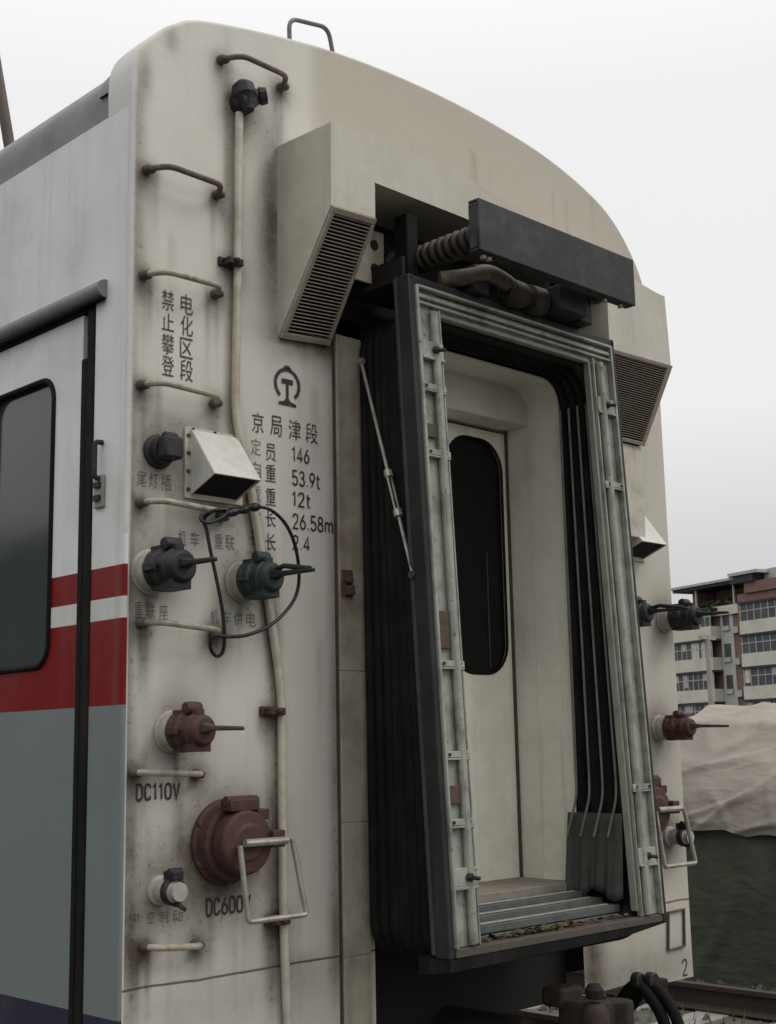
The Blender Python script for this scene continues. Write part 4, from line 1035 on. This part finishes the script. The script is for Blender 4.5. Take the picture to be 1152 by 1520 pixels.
for i in range(1500):
    x = random.uniform(2.2, 6.4); y = random.uniform(-1.8, 4.5); 
    if abs(abs(x-TX)-.7535) < .1 or x > XFG: continue
    h = random.uniform(.04, .16); an = random.uniform(0, 6.3); d = Vector((cos(an), sin(an), 0))*.008; l_ = Vector((random.uniform(-.06, .06), random.uniform(-.06, .06), h)); b_ = Vector((x, y, -.31 if abs(x-TX) > 1.9 else -.2))
    gr.add([b_-d, b_+d, b_+l_], [(0, 1, 2)])
tag(gr.build('grass_tufts', 'grass', smooth=0), 'sparse grass blades between the far rails', 'grass', kind='stuff')

# covered goods stack beside the far track, dark cover below and a pale tarpaulin on top
def fabric(name, base, dark, sc):
    m, t, b = newmat(name); n1 = noise(t, sc, 8, .6); n2 = noise(t, 60, 4)
    c = mixc(t, ramp(t, n1, .3, .75), base, dark); t.links.new(c, b.inputs['Base Color']); b.inputs['Roughness'].default_value = .85
    n3 = noise(t, 2.2, 4, .5, sc=(1, .8, 1.4)); n4 = noise(t, 5, 3, .5, sc=(1, .55, 1.3)); rd = mth(t, 'ABSOLUTE', mth(t, 'SUBTRACT', n4, .5)); h = mth(t, 'SUBTRACT', n3, mth(t, 'MULTIPLY', rd, .9)); bump(t, b, h, .55, .06); return m
MAT['tarp'] = fabric('beige_tarpaulin', (.295, .265, .225), (.235, .21, .18), 1.2)
MAT['green_cover'] = fabric('dark_green_cover', (.042, .050, .034), (.085, .088, .062), 1.3)
XF = 5.90
far = S(1026, 1100, XF); y_far, y_near = far.y+.75, -7.0
ztop = (S(1100, 1048, XF+1.3)).z; zed = S(1100, 1228, XF).z
import mathutils
nz = mathutils.noise
stack = MB(); NU, NV = 260, 30
for j in range(NV+1):
    v = j/NV
    for i in range(NU+1):
        u = i/NU; y = y_far-.06+(y_near-y_far)*u; z = -.32+(zed+.02+.32)*v
        x = XF+.05-.10*(1-v)*0 + .10*nz.noise((y*1.3, z*.5, 3)) + .05*nz.noise((y*4, z*1.0, 8)) - .03*max(0, 1-abs(nz.noise((y*2.2+z*.6, z*.5, 12)))*6); stack.v.append(Vector((x, y, z)))
for j in range(NV):
    for i in range(NU): a = j*(NU+1)+i; stack.f.append((a, a+1, a+NU+2, a+NU+1))
o0 = len(stack.v)
stack.box((XF+.13, y_near+.05, -.32), (XF+3.2, y_far-.12, zed))
stk = stack.build('covered_stack', 'green_cover', smooth=60); tag(stk, 'long low stack under a dark green cover beyond the far rail', 'goods stack')
tp = MB(); NU, NV = 420, 90
def tarp_pt(u, v):
    y = y_far+(y_near-y_far)*u
    # cross-section: hem hangs at the front, rises to a rounded ridge
    prof_ = [(-.02, 0), (-.03, .06), (.02, .22), (.22, .52), (.60, .82), (1.20, 1.0), (2.3, .95), (3.1, .55), (3.3, 0)]
    s = v*(len(prof_)-1); k = min(int(s), len(prof_)-2); t_ = s-k
    a, b = prof_[k], prof_[k+1]; x = a[0]+(b[0]-a[0])*t_; h = a[1]+(b[1]-a[1])*t_
    endf = min(1, u*45); endf = sqrt(max(0, 1-(1-endf)**2)); 
    hem = -.05+.05*nz.noise((y*1.7, 0, 5))+.03*nz.noise((y*5, 1, 5))
    H = (ztop-zed)*(1.0+.025*nz.noise((y*.55, 2, 2)))
    z = zed+hem*(1-min(1, h*3))+H*h*(.35+.65*endf)
    w_ = .032*nz.noise((y*.9, x*1.5+z*1.2, 1))+.012*nz.noise((y*3+x*2, x*4+z*4, 9))
    for q_, (ka, kb) in enumerate(((1.3, 2.6), (2.4, -1.7), (.8, 4.2))):
        n_ = nz.noise((y*ka*.8+z*kb*.5, z*.8+x*.7, 4+q_*7)); w_ += .026*max(0, 1-abs(n_)*9)
    return Vector((XF+x-w_*.75, y, z+w_*.7*min(1, h*2)))
for j in range(NV+1):
    for i in range(NU+1): tp.v.append(tarp_pt(i/NU, j/NV))
for j in range(NV):
    for i in range(NU): a = j*(NU+1)+i; tp.f.append((a, a+1, a+NU+2, a+NU+1))
o1 = len(tp.v)
tp.v.append(Vector((XF+1.5, y_far, zed)))
for j in range(NV): tp.f.append((j*(NU+1), (j+1)*(NU+1), o1))
tag(tp.build('tarpaulin', 'tarp', smooth=70), 'creased beige tarpaulin spread over the dark covered stack', 'tarpaulin')

# apartment block far behind
MAT['brick'] = worn('red_brown_render', (.22, .135, .12), (.16, .10, .09), .6, .8, .9)
MAT['balcony'] = worn('pale_balcony_render', (.60, .575, .50), (.40, .37, .32), .5, .6, .85, streak=.3)
MAT['pale_wall'] = worn('pale_grey_render', (.46, .45, .42), (.32, .31, .3), .5, .5, .85)
MAT['pane'] = worn('far_window_glass', (.055, .065, .068), (.11, .12, .12), .8, .9, .35)
MAT['winframe'] = worn('far_window_frame', (.42, .42, .41), (.25, .25, .25), .4, 2, .6)
MAT['shade'] = worn('dark_rooftop_metal', (.05, .048, .055), (.03, .03, .03), .5, .8, .8)
MAT['roofsheet'] = worn('pale_roof_sheet', (.42, .41, .44), (.25, .24, .26), .4, .6, .6)
BO = Vector((111.4, 72.1, -1.6)); hd = radians(18); ud = Vector((-sin(hd), -cos(hd), 0)); nd = Vector((-cos(hd), sin(hd), 0))   # along the front, out of the front
block = thing('apartment_building', 'distant red brown apartment block with pale balcony bands and a rooftop canopy', 'building', (BO.x, BO.y, -1.9))
def bbox(m_, u0, u1, d0, d1, z0, z1):
    P = [BO+ud*u+nd*d+Vector((0, 0, z)) for z in (z0, z1) for (u, d) in ((u0, d0), (u1, d0), (u1, d1), (u0, d1))]; m_.hexa(P)
rb0 = random.Random(11); ST = 3.0; Z0B = -.6
GZ = 1.15                                     # first floor level
m_ = MB(); bbox(m_, 0, 9.3, -11, 0, Z0B, 15.2); bbox(m_, 9.3, 40, -11, .35, Z0B, 16.9); bl_wall = m_.build('wall', 'brick', block)
m_ = MB(); bbox(m_, 6.4, 8.2, .002, .10, Z0B, 15.2); m_.build('wall', 'pale_wall', block)
for f_i in range(6):
    zf = GZ+ST*f_i-3.0
    for (u0, u1, d1) in ((.1, 6.3, 1.25), (10.7, 18.4, 1.5), (21, 28, 1.5)):
        if zf+1.0 < 0: continue
        m_ = MB(); dd0 = .002 if u0 < 9 else .352
        bbox(m_, u0, u1, dd0, d1, zf-.15, zf+1.05); m_.build('balcony', 'balcony', block)
        m_ = MB(); nP = 4; bbox(m_, u0+.12, u1-.12, d1-.18, d1-.10, zf+1.06, zf+2.62); pn = m_.build('window', 'pane', block)
        for k in range(nP):
            if rb0.random() < .45:
                ua = u0+.2+(u1-u0-.4)*k/nP; cu = MB(); bbox(cu, ua, ua+(u1-u0)/nP*rb0.choice((.35, .7)), d1-.101, d1-.095, zf+1.06+rb0.choice((.0, .3, .8)), zf+2.6); cu.build('curtain', rb0.choice(('pale_wall', 'balcony', 'winframe')), pn)
        m_ = MB()
        for k in range(nP*2+1):
            uu = u0+.1+(u1-u0-.2)*k/(nP*2); wd_ = .05 if k % 2 == 0 else .03; bbox(m_, uu-wd_, uu+wd_, d1-.12, d1-.06, zf+1.06, zf+2.62)
        bbox(m_, u0+.1, u1-.1, d1-.115, d1-.065, zf+1.95, zf+2.03); m_.build('window_frame', 'winframe', pn)
        m_ = MB(); bbox(m_, u0-.05, u1+.05, dd0, d1+.08, zf+2.63, zf+2.84); m_.build('window_head', 'shade', block)
    if zf > -.2:
        m_ = MB(); bbox(m_, 9.55, 10.4, .352, .40, zf+.6, zf+2.0); pn = m_.build('window', 'pane', block)
        m_ = MB(); bbox(m_, 9.45, 10.5, .352, .42, zf+.48, zf+.6); bbox(m_, 9.45, 10.5, .352, .42, zf+2.0, zf+2.12); m_.build('window_frame', 'winframe', pn)
        m_ = MB(); bbox(m_, 6.8, 7.7, .102, .14, zf+1.0, zf+2.3); pn = m_.build('window', 'pane', block)
        m_ = MB(); bbox(m_, 6.75, 7.75, .102, .30, zf+.55, zf+.98); m_.build('flower_shelf', 'winframe', pn)
rb_ = random.Random(5)
for f_i in range(6):
    zf = GZ+ST*f_i-3.0
    for u_ in (8.3, 10.55, 18.7):
        if rb_.random() < .7 and zf > 0:
            dd_ = .103 if u_ < 8.2 else (.003 if u_ < 9 else .353)
            m_ = MB(); bbox(m_, u_, u_+.85, dd_, dd_+.4, zf+.2, zf+.8); m_.build('air_conditioner', 'winframe', block)
# roof terrace and canopy
m_ = MB(); bbox(m_, 0, 9.2, -.3, .3, 15.2, 16.1); m_.build('parapet', 'balcony', block)
m_ = MB(); bbox(m_, 1.9, 2.6, -6, -.4, 15.2, 18.0); bbox(m_, 2.9, 8.6, -8, -2.5, 15.2, 18.0); build_each(m_, 'rooftop_room', 'brick', block)
m_ = MB(); bbox(m_, 0, 1.8, -3.2, -3.0, 15.2, 17.9); m_.build('terrace_screen', 'pale_wall', block)
m_ = MB(); bbox(m_, .2, 9.3, -8, .7, 18.02, 18.30); bbox(m_, 9.0, 12.2, -8, .9, 17.9, 18.6); m_.build('canopy', 'shade', block)
m_ = MB(); bbox(m_, -.1, 9.5, -8, .9, 18.31, 18.55); bbox(m_, 9.0, 13, -8, 1.1, 18.61, 18.9); m_.build('canopy_sheet', 'roofsheet', block)
m_ = MB(); bbox(m_, 12.3, 40, -8, -.4, 16.9, 19.0); build_each(m_, 'rooftop_room', 'pale_wall', block)
m_ = MB(); bbox(m_, 10.6, 40, .0, .6, 16.9, 17.9); m_.build('parapet', 'brick', block)
m_ = MB()
for uu in (3.2, 8.7): bbox(m_, uu, uu+.16, .2, .36, 16.1, 18.02)
build_each(m_, 'canopy_post', 'pale_wall', block)
# rooftop plants and railings
MAT['plant'] = worn('rooftop_foliage', (.07, .085, .04), (.04, .045, .03), .7, 2, .9)
pl = MB()
for i in range(160):
    c = BO+ud*random.choice((random.gauss(4.4, .6), random.gauss(6.2, .5), random.gauss(7.9, .3)))+nd*random.uniform(-.2, .25)+Vector((0, 0, 16.1+abs(random.gauss(0, .4)))); a = Vector([random.uniform(-.2, .2) for _ in range(3)]); b = Vector([random.uniform(-.2, .2) for _ in range(3)])
    pl.add([c-a, c+b, c+a, c-b], [(0, 1, 2, 3)])
pl.build('terrace_plants', 'plant', block, smooth=0)

# thin pale street pole in front of the block, and the leaning mast behind the coach roof
MAT['pole'] = worn('pale_pole', (.33, .32, .30), (.2, .18, .16), .4, 2, .7)
MAT['mast'] = worn('brown_grey_mast', (.16, .135, .125), (.10, .08, .07), .6, 1.5, .8)
d = ray(1057, 1060); d = Vector((d.x, d.y, 0)).normalized(); pb = CAM+d*95; pb.z = -.32
pole = thing('street_pole', 'thin pale pole standing in front of the apartment block', 'pole', pb)
m_ = MB(); m_.tube([pb, pb+Vector((0, 0, 9.2))], .2, 10, rs=[.24, .17]); m_.build('pole_shaft', 'pole', pole)
m_ = MB(); m_.box(pb+Vector((-.9, -.12, 8.9)), pb+Vector((.9, .12, 9.15))); m_.build('cross_arm', 'pole', pole)
a, b = E(15, 222, 7.0), E(-2, 120, 7.0)
dr = (a-b); t_ = (a.z+.32)/-dr.z if dr.z else 0
foot = a+dr*((a.z+.32)/-dr.z); tip = b-dr*1.6
mast = thing('leaning_mast', 'brown grey pole leaning behind the coach roof', 'pole', foot)
MB().tube([foot, tip], .05, 12, rs=[.062, .050]).build('mast_shaft', 'mast', mast)
MB().lathe(foot, (0, 0, 1), [(.16, -.02), (.16, .10), (.10, .14)], 14).build('mast_base', 'concrete', mast)

MAT['shed'] = worn('shed_grey_render', (.13, .13, .12), (.05, .05, .05), .6, .6, .85)
MAT['shed_roof'] = worn('shed_roof_sheet', (.06, .06, .062), (.04, .04, .04), .5, .5, .7)
shed = thing('goods_shed', 'long dark shed mirrored in the coach door window', 'shed', (-19, 30, -.32))
m_ = MB(); m_.box((-24, 4, -.32), (-14, 62, 6.0)); m_.build('wall', 'shed', shed)
m_ = MB(); m_.prism([(-24.6, 3.6, 6.001), (-13.4, 3.6, 6.001), (-13.4, 3.6, 6.25), (-19, 3.6, 8.2), (-24.6, 3.6, 6.25)], (0, 58.8, 0)); m_.build('roof', 'shed_roof', shed)
for k in range(9):
    y = 8+6*k; pn = MB().box((-13.995, y, 2.2), (-13.93, y+2.2, 4.2)).build('window', 'pane', shed)
    m_ = MB(); m_.box((-13.929, y+1.06, 2.2), (-13.90, y+1.14, 4.2)); m_.build('window_line', 'winframe', pn)
MAT['rubble'] = worn('pale_rubble', (.27, .255, .225), (.14, .13, .11), .7, 6, .9, bmp=.8)
def heap(px, py, wx, wy, h, label):
    c = E(px, py); d_ = ray(px, py); c = CAM+d_*((-.30-CAM.z)/d_.z); m_ = MB(); N, K = 26, 7
    m_.v.append(Vector((c.x, c.y, c.z+h)))
    for j in range(1, K+1):
        for i in range(N):
            a = 2*pi*i/N; r = j/K; rr = 1+.25*nz.noise((cos(a)*1.5, sin(a)*1.5, px)); zz = h*(cos(r*pi)*.5+.5)+.05*h*nz.noise((i*.9, j*.9, 4))
            m_.v.append(Vector((c.x+wx*r*rr*cos(a), c.y+wy*r*rr*sin(a), c.z-.03+zz+.03*(1-r))))
    for i in range(N): m_.f.append((0, 1+i, 1+(i+1) % N))
    for j in range(K-1):
        for i in range(N): m_.f.append((1+j*N+i, 1+(j+1)*N+i, 1+(j+1)*N+(i+1) % N, 1+j*N+(i+1) % N))
    tag(m_.build('rubble_heap', 'rubble', smooth=50), label, 'rubble')
heap(1078, 1447, .25, .55, .10, 'low pale rubble heap at the foot of the dark covered stack')
